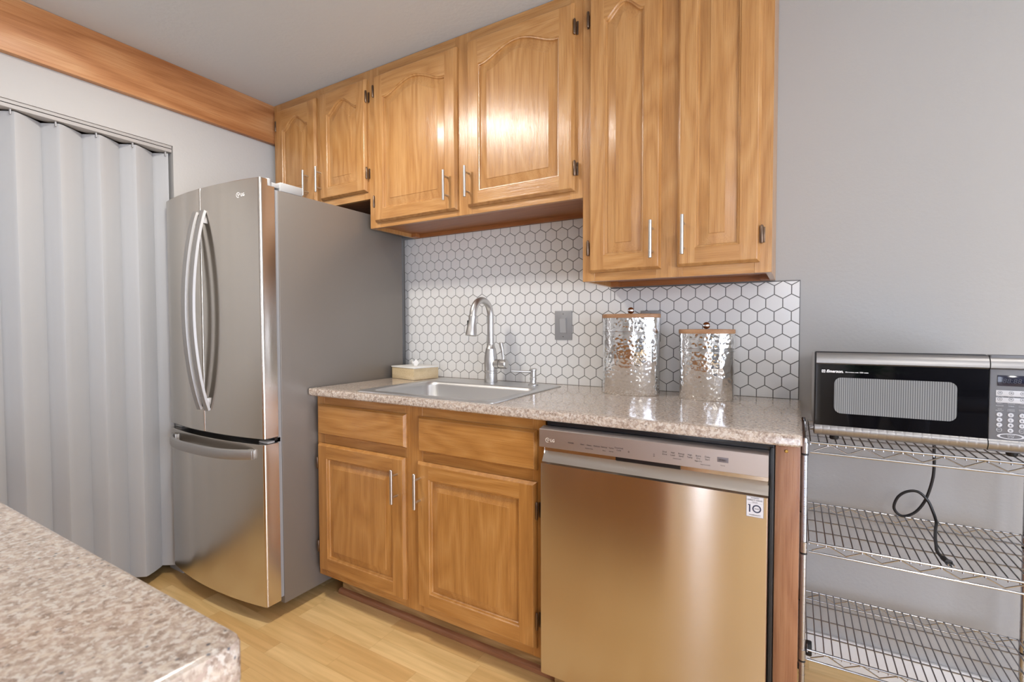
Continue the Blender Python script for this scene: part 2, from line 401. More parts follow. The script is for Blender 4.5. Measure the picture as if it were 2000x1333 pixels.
def holed(name, axis, at, thick, lo, hi, holes, m):
    """wall with rectangular openings (a0,a1,z0,z1)"""
    b = MB(); a = lo
    def bx(p0, p1, z0, z1):
        if axis == 'Y': b.box((p0, at, z0), (p1, at+thick, z1))
        else: b.box((at, p0, z0), (at+thick, p1, z1))
    for h in holes:
        bx(a, h[0], 0, CEIL)
        if h[2] > 0: bx(h[0], h[1], 0, h[2])
        bx(h[0], h[1], h[3], CEIL); a = h[1]
    bx(a, hi, 0, CEIL)
    return struct(b.build(name, m))
holed('wall_rear', 'Y', YR, -.1, XL-.1, XR+.1, [(-.20, .27, .02, 2.08)], WALL)
holed('wall_right', 'X', XR, .1, YR, 0, [(-4.6, -1.2, .02, 1.95)], WALL)
def window(n, axis, at, a0, a1, z0, z1, mull):
    b = MB(); t = .05
    def bx(p0, p1, q0, q1):
        if axis == 'Y': b.box((p0, at-.06, q0), (p1, at-.01, q1), .003)
        else: b.box((at+.01, p0, q0), (at+.06, p1, q1), .003)
    bx(a0, a1, z0, z0+t); bx(a0, a1, z1-t, z1); bx(a0, a0+t, z0+t, z1-t); bx(a1-t, a1, z0+t, z1-t)
    for mm in mull: bx(mm-.03, mm+.03, z0+t, z1-t)
    o = struct(b.build('window_%d' % n, WHITE))
    b = MB()
    if axis == 'Y': b.box((a0+t, at-.038, z0+t), (a1-t, at-.032, z1-t))
    else: b.box((at+.032, a0+t, z0+t), (at+.038, a1-t, z1-t))
    g = b.build('window_pane', PANE, o)
window(1, 'Y', YR, -.20, .27, .02, 2.08, []); window(2, 'X', XR, -4.6, -1.2, .02, 1.95, [-3.47, -2.33])  # second window is unseen, added as daylight fill from the right
b = MB(); b.box((XL, -2.9, 2.1745), (XL+.030, -.002, CEIL-.001), .002)
struct(b.build('trim_1', OAK_Y), 'wide stained wooden beam board running along the top of the left wall')
b = MB(); b.box((.04, -.014, 0), (XR, 0, .105), .004); struct(b.build('baseboard_back', WHITE))

def lamp(x, y, rad, label):
    t = thing('ceiling_light', label, 'ceiling light', (x, y, CEIL))
    b = MB(); b.lathe((x, y, CEIL), [(rad*1.05, 0), (rad*1.05, -.012), (rad*.97, -.014), (rad*.97, 0)], 40); b.build('trim_ring', WHITE, t)
    b = MB(); b.lathe((x, y, CEIL), [(rad*.96, -.001), (rad*.96, -.010), (rad*.5, -.012), (.001, -.0122)], 40); b.build('diffuser', LAMP, t)
lamp(KL[0], KL[1], .10, 'round flush ceiling light above the kitchen aisle')
lamp(DL[0], DL[1], .10, 'round flush ceiling light in front of the microwave')
t = thing('added_fill_globe', 'unseen white globe added behind the peninsula as fill light', 'lamp', (BL[0], BL[1], CEIL))  # unseen hanging globe, added to brighten the ceiling and cabinet fronts
b = MB(); b.tube([(BL[0], BL[1], CEIL), (BL[0], BL[1], 1.80)], .006, 8); b.lathe((BL[0], BL[1], CEIL), [(.06, 0), (.055, -.02), (.01, -.025)], 24); b.build('stem', WHITE, t)
b = MB(); b.lathe((BL[0], BL[1], 1.68), [(.15*math.sin(PI*i/20)+.0003, -.15*math.cos(PI*i/20)) for i in range(21)], 32); b.build('globe', FILL_GLOBE, t, smooth=180)

# accordion door in the opening of the left wall
ax = XL-.015
folds = [(-2.33, 0)]; y = DY1-.014
zig = []; k = 0; yy = y
while yy > DY0+.02:
    zig.append((ax if k % 2 == 0 else ax-.055, yy)); yy -= (.040 if k % 2 == 0 else .088) if k % 2 == 0 else .088; k += 1
dr = struct(MB().box((ax-.045, DY0+.005, 1.985), (ax+.010, DY1-.003, DZ), .002).build('door_1', plain('door_track_paint', (.42, .40, .38), .5)), 'white vinyl accordion folding door in the left wall opening')
b = MB(); b.box((ax+.0095, DY0+.006, 1.999), (ax+.0105, DY1-.004, 2.002)); b.build('track_groove_shade', GROOVE_SHADE, dr)  # dark strip laid on the track stands in for shade in its groove
b = MB(); rows = []
fine = []
for (xa, ya), (xb, yb) in zip(zig, zig[1:]):
    wide = abs(ya-yb) > .06
    n = 8
    for i in range(n):
        t = i/n; bow = math.sin(PI*t)*(.006 if wide else .003)
        rib = .0015 if i in (1, 7) else 0
        fine.append((xa+(xb-xa)*t+bow+rib, ya+(yb-ya)*t))
fine.append(zig[-1])
th = .004
outl = fine+[(x-th, y) for x, y in fine[::-1]]
n = len(fine)
rows = [[(x, y, z) for x, y in fine] for z in (.045, 1.979)]
b.grid(rows); rows = [[(x-th, y, z) for x, y in fine] for z in (1.979, .045)]; b.grid(rows)
b.build('pleated_panel', VINYL, dr, smooth=25)
for i, (xa, ya) in enumerate(zig[:-1]):
    if i % 2 == 0:
        b = MB(); b.box((xa-.010, ya-.012, 1.966), (xa+.001, ya-.008, 1.990), .001); b.build('hanger_clip', VINYL, dr)

# ------------------------------------------------------------------ cabinet doors
def raised_door(parent, x0, x1, z0, z1, yb, MV, MH, arch=0.0, th=.02, fw=.056, bv=.026, name='door', sink=.008, label=None):
    """raised-panel door in the XZ plane, facing -Y"""
    yf = yb-th; b = MB(); lip = .007
    def rect(d, y): return [(x0+d, y, z0+d), (x1-d, y, z0+d), (x1-d, y, z1-d), (x0+d, y, z1-d)]
    loops = [rect(0, yb), rect(0, yb-.008), rect(.002, yb-.011), rect(lip, yf+.001), rect(lip+.002, yf)]
    for A, B in zip(loops, loops[1:]):
        b.faces(A+B, [(i, (i+1) % 4, (i+1) % 4+4, i+4) for i in range(4)], MV)
    b.faces(loops[0], [(3, 2, 1, 0)], MV)
    e = lip+.002; X0, X1, Z0, Z1 = x0+e, x1-e, z0+e, z1-e
    ox0, ox1, oz0, oz1 = x0+fw, x1-fw, z0+fw, z1-fw-arch
    NS = 24
    def top(d):
        pts = []
        for i in range(NS+1):
            t = 1-2*i/NS; a = abs(t)
            s = 0 if a > .93 else (.5+.5*math.cos(PI*a/.93))**.75
            pts.append(((ox0+ox1)/2+t*((ox1-ox0)/2-d), oz1-d+arch*s))
        return pts
    def loop(d, y): return [(ox0+d, y, oz0+d), (ox1-d, y, oz0+d)]+[(px, y, pz) for px, pz in top(d)]
    # frame faces: stiles run full height, rails fit between them
    tp = top(0)
    b.faces([(X0, yf, Z0), (ox0, yf, Z0), (ox0, yf, oz0), (ox0, yf, oz1), (ox0, yf, Z1), (X0, yf, Z1)], [(0, 1, 2, 3, 4, 5)], MV)
    b.faces([(X1, yf, Z0), (X1, yf, Z1), (ox1, yf, Z1), (ox1, yf, oz1), (ox1, yf, oz0), (ox1, yf, Z0)], [(0, 1, 2, 3, 4, 5)], MV)
    b.faces([(ox0, yf, Z0), (ox1, yf, Z0), (ox1, yf, oz0), (ox0, yf, oz0)], [(0, 1, 2, 3)], MH)
    vs = [(px, yf, pz) for px, pz in tp]+[(px, yf, Z1) for px, pz in tp]; n = NS+1
    b.faces(vs, [(i, i+1, i+1+n, i+n) for i in range(NS)], MH)
    ps = [loop(0, yf), loop(.003, yf+.0035), loop(.006, yf+.0045), loop(.0065, yf+.008), loop(.009, yf+.012), loop(.012, yf+.012), loop(.012+bv, yf+.0034), loop(.0128+bv, yf+.0018)]
    n = len(ps[0])
    for q, (A, B) in enumerate(zip(ps, ps[1:])):
        b.faces(A+B, [(i, (i+1) % n, (i+1) % n+n, i+n) for i in range(n)], MV)
    b.faces(ps[-1], [tuple(range(n))], MV)
    return b.build(name, MV, parent, smooth=28, label=label)
def bar_handle(parent, x, z0, z1, ysurf):
    """upright bar pull with two posts"""
    b = MB(); yb_ = ysurf-.032; rr = .0058
    b.tube([(x, yb_, z0), (x, yb_, z0+.001), (x, yb_, z1-.001), (x, yb_, z1)], [rr*.8, rr, rr, rr*.8], 14)
    for zz in (z0+.024, z1-.024): b.tube([(x, yb_, zz), (x, ysurf+.001, zz)], .0042, 10)
    return b.build('handle', HANDLE, parent)
def hinge(parent, xedge, side, z0, z1, yface, yback):
    """bronze knuckle hinge at a door's edge; side +1: leaf lies to +X of the door edge"""
    b = MB(); x = xedge+side*.004
    b.tube([(x, yface-.004, z0), (x, yface-.004, z0+.004), (x, yface-.004, z1-.004), (x, yface-.004, z1)], [.003, .0048, .0048, .003], 10)
    b.box((x, yback-.0035, z0+.004), (x+side*.009, yback+.0002, z1-.004), .0015)
    return b.build('hinge', BRONZE, parent)

UY = -.3146; UF = .019
def upper(name, label, x0, x1, z0, doors, arch, stiles):
    t = thing(name, label, 'cabinet', ((x0+x1)/2, -.16, z0), 'oak wall cabinets')
    z1 = CEIL-.002
    b = MB(); w = .016
    b.box((x0, UY+UF, z0), (x0+w, -.002, z1), m=OAK_V); b.box((x1-w, UY+UF, z0), (x1, -.002, z1), m=OAK_V)
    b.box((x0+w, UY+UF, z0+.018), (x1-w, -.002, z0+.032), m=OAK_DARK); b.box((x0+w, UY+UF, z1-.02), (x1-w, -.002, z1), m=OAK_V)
    b.box((x0+w, -.010, z0+.032), (x1-w, -.002, z1-.02), m=OAK_V)
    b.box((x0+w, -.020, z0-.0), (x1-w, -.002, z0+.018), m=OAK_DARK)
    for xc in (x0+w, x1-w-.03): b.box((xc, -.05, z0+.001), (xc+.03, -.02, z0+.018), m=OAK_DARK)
    b.build('carcass', OAK_V, t)
    # face frame
    b = MB()
    for s0, s1 in stiles: b.box((s0, UY, z0), (s1, UY+UF, z1), .0008, OAK_V, 1)
    for (a0, a1), (c0, c1) in zip(stiles, stiles[1:]):
        b.box((a1, UY+.0004, z0), (c0, UY+UF, z0+.045), .0006, OAK_H, 1); b.box((a1, UY+.0004, z1-.05), (c0, UY+UF, z1), .0006, OAK_H, 1)
    b.build('face_frame', OAK_V, t)
    for d in doors:
        o = raised_door(t, d['x0'], d['x1'], d['z0'], d['z1'], UY-.0005, OAK_V, OAK_H, arch, bv=.030)
        bar_handle(o, *d['h'], UY-.0205)
        for hz in d['hz']: hinge(o, d['x1'] if d['side'] > 0 else d['x0'], d['side'], hz, hz+.055, UY-.012, UY)
    return t
upper('wall_cabinet', 'short oak wall cabinet above the refrigerator with two arched doors', -2.453, -1.7275, 1.779,
      [dict(x0=-2.417, x1=-2.096, z0=1.815, z1=2.336, h=(-2.150, 1.841, 1.970), hz=(1.87, 2.23), side=-1),
       dict(x0=-2.063, x1=-1.737, z0=1.813, z1=2.339, h=(-2.051, 1.846, 1.972), hz=(1.870, 2.226), side=1)], .055,
      [(-2.453, -2.40), (-2.105, -2.05), (-1.765, -1.7275)])
upper('wall_cabinet', 'medium oak wall cabinet with two arched doors above the sink', -1.7270, -.6515, 1.638,
      [dict(x0=-1.683, x1=-1.208, z0=1.662, z1=2.334, h=(-1.249, 1.698, 1.823), hz=(1.730, 2.238), side=-1),
       dict(x0=-1.153, x1=-.681, z0=1.666, z1=2.336, h=(-1.140, 1.697, 1.822), hz=(1.717, 2.220), side=1)], .050,
      [(-1.727, -1.665), (-1.22, -1.14), (-.70, -.6515)])
upper('wall_cabinet', 'tall oak wall cabinet hanging lowest, above the hammered metal canisters', -.651, -.045, 1.334,
      [dict(x0=-.622, x1=-.370, z0=1.364, z1=2.336, h=(-.395, 1.396, 1.520), hz=(1.424, 2.227), side=-1),
       dict(x0=-.318, x1=-.076, z0=1.366, z1=2.336, h=(-.295, 1.400, 1.526), hz=(1.420, 2.227), side=1)], .045,
      [(-.651, -.605), (-.388, -.302), (-.092, -.045)])

# ------------------------------------------------------------------ sink base cabinet
BY = -.6095; CB = .8845
t = thing('base_cabinet', 'oak sink base cabinet with two drawer fronts and two doors', 'cabinet', (-1.2, -.30, 0))
bx0, bx1 = -1.745, -.655
b = MB(); w = .016
b.box((bx0+.012, BY+.019, .105), (bx0+.012+w, -.01, CB-.001), m=BOAK_V); b.box((bx1-w, BY+.019, .105), (bx1, -.01, CB-.001), m=BOAK_V)
b.box((bx0+.028, BY+.019, .105), (bx1-w, -.01, .12), m=BOAK_V); b.box((bx0+.028, -.018, .12), (bx1-w, -.01, CB-.001), m=BOAK_V)
for xx in (bx0+.057, bx1-w): b.box((xx, -.525, 0), (xx+w, -.02, .105), m=BOAK_V)
b.build('carcass', BOAK_V, t)
b = MB()
for s0, s1 in ((bx0, -1.70), (-1.245, -1.16), (-.70, bx1)): b.box((s0, BY, .105), (s1, BY+.019, CB-.001), .0008, BOAK_V, 1)
for a0, a1 in ((-1.70, -1.245), (-1.16, -.70)):
    for z0, z1 in ((.105, .15), (.672, .728), (.838, CB-.001)): b.box((a0, BY+.0004, z0), (a1, BY+.019, z1), .0006, BOAK_H, 1)
b.build('face_frame', BOAK_V, t)
b = MB(); b.box((bx0+.055, -.535, 0.001), (bx1, -.525, .105)); b.build('toe_kick', TOE, t)
b = MB(); prof = [(0, 0), (-.016, 0), (-.017, .008), (-.015, .015), (-.009, .0205), (0, .022)]
b.prism([(-.535+p, .001+q) for p, q in prof], bx0+.045, bx1+.005, 'X'); b.build('base_moulding', MOULD, t)
def drawer_front(x0, x1, z0, z1):
    b = MB()
    def rect(d, y): return [(x0+d, y, z0+d), (x1-d, y, z0+d), (x1-d, y, z1-d), (x0+d, y, z1-d)]
    L_ = [rect(0, BY-.0005), rect(0, BY-.007), rect(.0015, BY-.010), rect(.006, BY-.0185), rect(.008, BY-.0195)]
    for A, B in zip(L_, L_[1:]): b.faces(A+B, [(i, (i+1) % 4, (i+1) % 4+4, i+4) for i in range(4)])
    b.faces(L_[-1], [(0, 1, 2, 3)]); b.faces(L_[0], [(3, 2, 1, 0)])
    return b.build('drawer_front', BOAK_H, t, smooth=28)
drawer_front(-1.724, -1.233, .719, .846); drawer_front(-1.169, -.681, .715, .844)
d1 = raised_door(t, -1.728, -1.238, .137, .680, BY-.0005, BOAK_V, BOAK_H, fw=.058)
bar_handle(d1, -1.269, .512, .641, BY-.0205)
for hz in (.21, .57): hinge(d1, -1.728, -1, hz, hz+.05, BY-.012, BY)
d2 = raised_door(t, -1.175, -.683, .139, .677, BY-.0005, BOAK_V, BOAK_H, fw=.058)
bar_handle(d2, -1.157, .513, .643, BY-.0205)
for hz in (.204, .560): hinge(d2, -.683, 1, hz, hz+.057, BY-.012, BY)

# end panel right of the dishwasher
t = thing('end_panel', 'narrow reddish oak end panel right of the dishwasher', 'cabinet panel', (.006, -.3, 0))
b = MB(); b.box((-.0195, -.618, .0), (.0335, -.012, CB-.001), .001); b.build('panel', ENDP, t)
b = MB(); b.lathe((.004, -.618, .866), [(.0042, 0), (.0042, -.0015), (.003, -.003), (.0005, -.0032)], 16, axis='Y'); b.build('screw', BRASS, t)

# ------------------------------------------------------------------ countertop
CT = .914; CX0, CX1, CYF = -1.748, .037, -.650
HX0, HX1, HY0, HY1 = -1.475, -.862, -.605, -.085
b = MB()
def slab(b, x0, x1, y0, y1): b.box((x0, y0, CB), (x1, y1, CT))
prof = [(HY0, CT), (CYF+.006, CT), (CYF+.0025, CT-.001), (CYF, CT-.005), (CYF, CB+.004), (CYF+.003, CB), (HY0, CB)]
b.prism(prof, CX0, CX1-.004, 'X')
b.prism([(CYF+.006, CT-.003), (CYF+.006, CB+.003), (-.003, CB+.003), (-.003, CT-.003)], CX1-.004, CX1, 'X')
slab(b, CX0, HX0, HY0, -.003); slab(b, HX1, CX1-.004, HY0, -.003); slab(b, HX0, HX1, HY1, -.003)
tag(b.build('countertop', GRANITE), 'speckled beige laminate countertop with the sink set into it', 'countertop')

# backsplash of hexagonal tiles
t = thing('tile_backsplash', 'white hexagon tile backsplash with grey grout behind the sink', 'backsplash', (-.9, 0, CT))
def bs_top(x): return 1.6375 if x < -.651 else 1.332
b = MB(); b.box((-1.80, -.005, CT), (-.651, -.0002, 1.6375)); b.box((-.651, -.005, CT), (.032, -.0002, 1.332), .0008)
b.build('grout_bed', GROUT, t)
b = MB(); W = .0533; PZ = .0466; Rh = PZ/1.5*1.0; g = .0014
def clip(poly, fn):
    out = []
    for i in range(len(poly)):
        p, q = poly[i], poly[(i+1) % len(poly)]; a, c = fn(p), fn(q)
        if a >= 0: out.append(p)
        if (a >= 0) != (c >= 0):
            s = a/(a-c); out.append((p[0]+(q[0]-p[0])*s, p[1]+(q[1]-p[1])*s))
    return out
rmin = int((CT-1.253)/PZ)-1; rmax = int((1.64-1.253)/PZ)+1
for rw in range(rmin, rmax+1):
    zc = 1.253+rw*PZ
    for cl in range(-36, 2):
        xc = .0053+(cl+(.5 if rw % 2 else 0))*W
        hw = W/2-g; hr = (Rh-g*1.15)
        hexa = [(xc, zc+hr), (xc-hw, zc+hr/2), (xc-hw, zc-hr/2), (xc, zc-hr), (xc+hw, zc-hr/2), (xc+hw, zc+hr/2)]
        right = xc < -.651
        polys = []
        p = clip(hexa, lambda q: q[1]-CT-.001)
        p = clip(p, lambda q: q[0]+1.799) if p else p
        p = clip(p, lambda q: .0295-q[0]) if p else p
        if not p: continue
        if zc+Rh <= 1.330: polys = [p]
        else:
            lo = clip(p, lambda q: 1.3285-q[1]); 
            if lo and zc-Rh < 1.3285 and xc > -.651-W: polys.append(clip(lo, lambda q: q[0]+.650))
            lf = clip(clip(p, lambda q: 1.637-q[1]) or [], lambda q: -.652-q[0]) if p else []
            if lf: polys.append(lf)
        for p in polys:
            if len(p) < 3: continue
            n = len(p); cx = sum(q[0] for q in p)/n; cz = sum(q[1] for q in p)/n
            ins = [(q[0]+(cx-q[0])*.03, q[1]+(cz-q[1])*.03) for q in p]
            vs = [(q[0], -.0045, q[1]) for q in p]+[(q[0], -.0063, q[1]) for q in p]+[(q[0], -.0068, q[1]) for q in ins]
            b.faces(vs, [(i, (i+1) % n, (i+1) % n+n, i+n) for i in range(n)]+[(i+n, (i+1) % n+n, (i+1) % n+2*n, i+2*n) for i in range(n)]+[tuple(range(2*n, 3*n))])
b.build('hexagon_tiles', TILE, t, smooth=0)

# ------------------------------------------------------------------ sink, faucet, soap pump, tissue box
t = thing('sink', 'stainless steel drop-in sink set in the countertop', 'sink', (-1.17, -.35, CT))
b = MB()
def lp(d, z, rad): return [(x, y, z) for x, y in rrect(-1.496+d, -.844-d, -.622+d, -.068-d, rad)]
fl = [lp(0, CT+.0005, .018), lp(.001, CT+.004, .018), lp(.010, CT+.0065, .018), lp(.022, CT+.0048, .018)]
def bl(d, z, rad, back=0): return [(x, y, z) for x, y in rrect(-1.462+d, -.878-d, -.588+d, -.205-d, rad)]
fl += [[(x, y, CT+.0045) for x, y in rrect(-1.470, -.870, -.596, -.195, .05)], bl(0, CT+.005, .05), bl(.006, CT+.001, .05), bl(.012, CT-.012, .05), bl(.022, CT-.15, .06), bl(.045, CT-.172, .06), bl(.10, CT-.178, .06)]
b.grid(fl, close=True)
# underside skin so the bowl has thickness
b.faces(bl(.10, CT-.178, .06), [tuple(range(len(fl[0])))])
b.build('basin', SINKM, t, smooth=50)
b = MB(); b.lathe((-1.17, -.40, CT-.178), [(.045, .0005), (.045, .003), (.036, .003), (.030, -.004), (.001, -.005)], 28); b.build('drain', CHROME, t)
FX, FY = -1.185, -.108
t = thing('kitchen_faucet', 'brushed nickel gooseneck pull-down faucet behind the sink', 'faucet', (FX, FY, CT+.005))
b = MB(); z = CT+.005
b.lathe((FX, FY, 0), [(.030, z), (.0305, z+.002), (.0285, z+.040), (.0285, z+.042), (.0310, z+.044), (.0310, z+.050), (.0290, z+.052), (.0305, z+.085), (.0300, z+.110), (.0265, z+.135), (.0235, z+.148), (.0235, z+.152), (.0205, z+.156), (.0170, z+.170), (.0190, z+.172), (.0190, z+.177), (.0150, z+.178)], 36)
b.tube([(FX, FY, 1.003), (FX+.048, FY, 1.003)], .0215, 24); b.build('body', NICKEL, t)
b = MB(); b.tube([(FX+.049, FY, 1.003), (FX+.051, FY, 1.003), (FX+.082, FY, 1.003), (FX+.086, FY, 1.003)], [.020, .0215, .0215, .018], 24)
b.tube([(FX+.066, FY, 1.020), (FX+.066, FY, 1.032), (FX+.064, FY-.001, 1.060), (FX+.058, FY-.004, 1.098), (FX+.058, FY-.004, 1.101)], [.0055, .0055, .0075, .0105, .009], 14); b.build('lever', NICKEL, t)
b = MB(); pts = [(FX, FY, 1.095), (FX, FY, 1.20)]; R = .070
for i in range(0, 19):
    a = PI*i/18*0.985; pts.append((FX, FY-R+R*math.cos(a), 1.218+R*1.02*math.sin(a)))
yend = pts[-1][1]
b.tube(pts, .0152, 20); b.build('spout', NICKEL, t)
b = MB(); b.tube([(FX, yend, 1.222), (FX, yend, 1.219), (FX, yend-.002, 1.214), (FX, yend-.003, 1.205), (FX, yend-.010, 1.165), (FX, yend-.014, 1.142), (FX, yend-.0155, 1.134)], [.016, .0185, .0185, .0165, .0215, .0245, .0245], 24)
sp = b.build('spray_head', NICKEL, t)
b = MB(); b.box((FX-.0185, yend-.020, 1.175), (FX-.008, yend-.008, 1.200), .003); b.build('spray_button', BLACKR, sp)
SX, SY = -.955, -.127
t = thing('soap_dispenser', 'small brushed nickel soap pump on the right rear of the sink', 'soap dispenser', (SX, SY, CT+.005))
b = MB(); z = CT+.005
b.lathe((SX, SY, 0), [(.0225, z), (.0225, z+.004), (.014, z+.010), (.0125, z+.022), (.0145, z+.024), (.0145, z+.034), (.0125, z+.036), (.0125, z+.040)], 28); b.build('body', NICKEL, t)
b = MB(); b.lathe((SX, SY, 0), [(.0135, z+.040), (.0135, z+.062), (.0165, z+.064), (.0165, z+.069), (.012, z+.072), (.001, z+.073)], 28)
b.tube([(SX, SY, z+.058), (SX-.035, SY-.030, z+.060), (SX-.075, SY-.062, z+.063)], [.0055, .0048, .0038], 12); b.build('pump_head', NICKEL, t)

TC = Vector((-1.633, -.118, CT))
t = thing('tissue_box', 'pale wooden tissue box with white lid beside the refrigerator', 'tissue box', TC)
e1 = Vector((.965, -.20, 0)).normalized(); e2 = Vector((.20, .965, 0)).normalized()
def obox(b, w_, d_, z0, z1, bev):
    bb = MB(); bb.box((-w_/2, -d_/2, z0), (w_/2, d_/2, z1), bev)
    R = Matrix((e1, e2, Vector((0,0,1)))).transposed().to_4x4(); R.translation = TC
    bb.bm.transform(R); return bb
obox(None, .182, .150, .001, .056, .0015).build('box', BOXW, t)
obox(None, .188, .156, .056, .063, .002).build('lid', CREAM, t)
b = MB(); rows = []
for k in range(7):
    h = k/6; rr = .010+.016*h; row = []
    for j in range(20):
        a = 2*PI*j/20; q = rr*(1+.35*h*math.sin(3*a+1)+.2*h*math.sin(7*a)); row.append((TC.x+q*math.cos(a)*1.2, TC.y+q*math.sin(a)*.6, CT+.062+.026*h+.008*h*math.sin(5*a)))
    rows.append(row)
b.grid(rows, close=True); b.build('tissue', TISSUE, t, smooth=80)

# ------------------------------------------------------------------ wall plates
def plate(name, label, x0, x1, z0, z1, kind):
    t = thing(name, label, 'light switch' if kind == 'switch' else 'outlet', ((x0+x1)/2, -.007, (z0+z1)/2))
    xm, zm = (x0+x1)/2, (z0+z1)/2
    b = MB(); b.box((x0, -.0125, z0), (x1, -.0070, z1), .002); b.build('cover_plate', PLATE, t)
    b = MB(); b.box((xm-.018, -.0135, zm-.035), (xm+.018, -.0120, zm+.035), .0006)
    if kind == 'switch':
        b.build('rocker_frame', PLATE, t); b = MB(); b.prism([(-.0135, zm-.032), (-.0195, zm+.029), (-.0120, zm+.032), (-.0120, zm-.032)], xm-.0145, xm+.0145, 'X'); b.build('rocker', ROCK, t)
    else: b.build('socket', PLATE, t)
    for zz in (zm-.050, zm+.050):
        b = MB(); b.lathe((xm, -.0125, zz), [(.0025, 0), (.0022, -.001), (.0005, -.0026)], 12, axis='Y'); b.build('screw', CHROME, t)
plate('light_switch', 'grey metal rocker switch plate on the hexagon tiles', -.907, -.825, 1.113, 1.241, 'switch')
plate('wall_outlet', 'grey outlet plate half hidden behind the taller canister', -.522, -.443, 1.110, 1.235, 'outlet')

# ------------------------------------------------------------------ canisters
def canister(label, cx, cy, w_, d_, zt, rot):
    t = thing('canister', label, 'canister', (cx, cy, CT), 'hammered metal canisters on the countertop')
    a = w_/2; k = d_/w_; z0 = CT+.0005
    def oval(prof, m, b, n=56):
        b.lathe((cx, cy, 0), prof, n, m, 'Z', 1.0, k, rot); return b
    zb = zt-.078
    oval([(a*.975, z0), (a, z0+.003), (a, zb)], TIN, MB()).build('body', TIN, t)
    c = MB(); oval([(a, zb), (a+.003, zb+.001), (a+.003, zb+.004), (a, zb+.005), (a, zb+.007), (a+.003, zb+.008), (a+.003, zb+.0105), (a, zb+.012)], TINS, c); c.build('rim_band', TINS, t)
    oval([(a+.001, zb+.012), (a+.001, zt-.015)], TIN, MB()).build('collar', TIN, t)
    l = oval([(a+.001, zt-.015), (a+.003, zt-.014), (a+.003, zt-.002), (a+.001, zt), (a*.4, zt+.0008), (.001, zt+.0008)], LIDW, MB()).build('lid', LIDW, t)
    b = MB(); b.lathe((cx, cy, zt+.0135), [(.0125*math.sin(PI*i/14)+.0002, -.0125*math.cos(PI*i/14)) for i in range(15)], 24); kb = b.build('knob', AMBER, l)
    b = MB(); b.lathe((cx, cy, zt+.0135), [(.0123, -.003), (.0128, -.0025), (.0128, .0025), (.0123, .003)], 24); b.build('knob_band', TINS, kb)
canister('taller oval hammered metal canister with wooden lid, nearer the sink', -.522, -.150, .214, .118, 1.2185, .06)
canister('shorter oval hammered metal canister with wooden lid, nearer the microwave', -.252, -.150, .182, .108, 1.1605, -.03)

# ------------------------------------------------------------------ refrigerator
FX0, FX1 = -2.475, -1.757; FM = (FX0+FX1)/2; FH = (FX1-FX0)/2
t = thing('refrigerator', 'stainless steel french door refrigerator with grey side panel', 'refrigerator', (FM, -.45, 0))
b = MB(); b.box((FX0, -.770, .048), (FX1, -.072, 1.7155), .004); b.build('cabinet_body', GREYP, t, label='grey painted refrigerator side and body')
def yfr(x):
    s = (x-FM)/FH; return -.846-.034*(1-s*s)
def curved_door(name, x0, x1, z0, z1, yb, rl, rr_, m=STEEL, notch=False):
    pts = []; n = 22
    # front outline with rounded ends
    def corner(xe, sgn, rad):
        yf = yfr(xe-sgn*rad); return [(xe-sgn*rad+sgn*rad*math.sin(a), yf+rad-rad*math.cos(a)) for a in [i/6*PI/2 for i in range(7)]]
    rc = corner(x1, 1, rr_); lc = corner(x0, -1, rl)
    front = lc[::-1]+[(x0+rl+(x1-x0-rl-rr_)*i/n, yfr(x0+rl+(x1-x0-rl-rr_)*i/n)) for i in range(1, n)]+rc
    out = [(x0, yb)]+front+[(x1, yb)]
    b = MB(); e = .003
    def ring(z, d):
        cx, cy = (x0+x1)/2, (yb+min(p[1] for p in out))/2
        return [(p[0]-math.copysign(d, p[0]-cx), p[1]+(d if p[1] < cy else -d*0), z) for p in out]
    zt = z1-(.024 if notch else 0)
    rows = [ring(z0, e), ring(z0+e, 0), ring(zt-e*.3, 0), ring(zt, .001)]
    V = b.grid(rows, close=True); b.bm.faces.new(V[0]); b.bm.faces.new(V[-1])
    if notch:   # raised front lip; the hinge sits in the recess behind it
        o2 = [(p[0], p[1]) for p in front]; back = [(p[0], max(p[1]+.022, -.828)) for p in front]
        ol = o2+back[::-1]; rows = [[(p[0], p[1], zz) for p in ol] for zz in (zt-.001, z1-.002, z1)]
        rows[2] = [(p[0], p[1]+(.002 if i < len(o2) else -.002), z1) for i, p in enumerate(ol)]
        V = b.grid(rows, close=True); b.bm.faces.new(V[-1])
    return b.build(name, m, t, smooth=30)
SEAM = -2.118
dl = curved_door('left_door', FX0, SEAM-.002, .733, 1.749, -.785, .012, .006, notch=True)
drt = curved_door('right_door', SEAM+.002, FX1, .733, 1.749, -.785, .006, .012, notch=True)
fz = curved_door('freezer_drawer', FX0, FX1, .066, .712, -.785, .012, .012)
b = MB(); b.box((FX0+.01, -.786, .08), (FX1-.004, -.769, 1.715)); b.build('door_gasket', plain('gasket_grey', (.30, .30, .30), .6), t)
b = MB(); b.box((FX0+.02, -.80, .714), (FX1-.004, -.775, .731)); b.build('drawer_gap', BLACK, t)
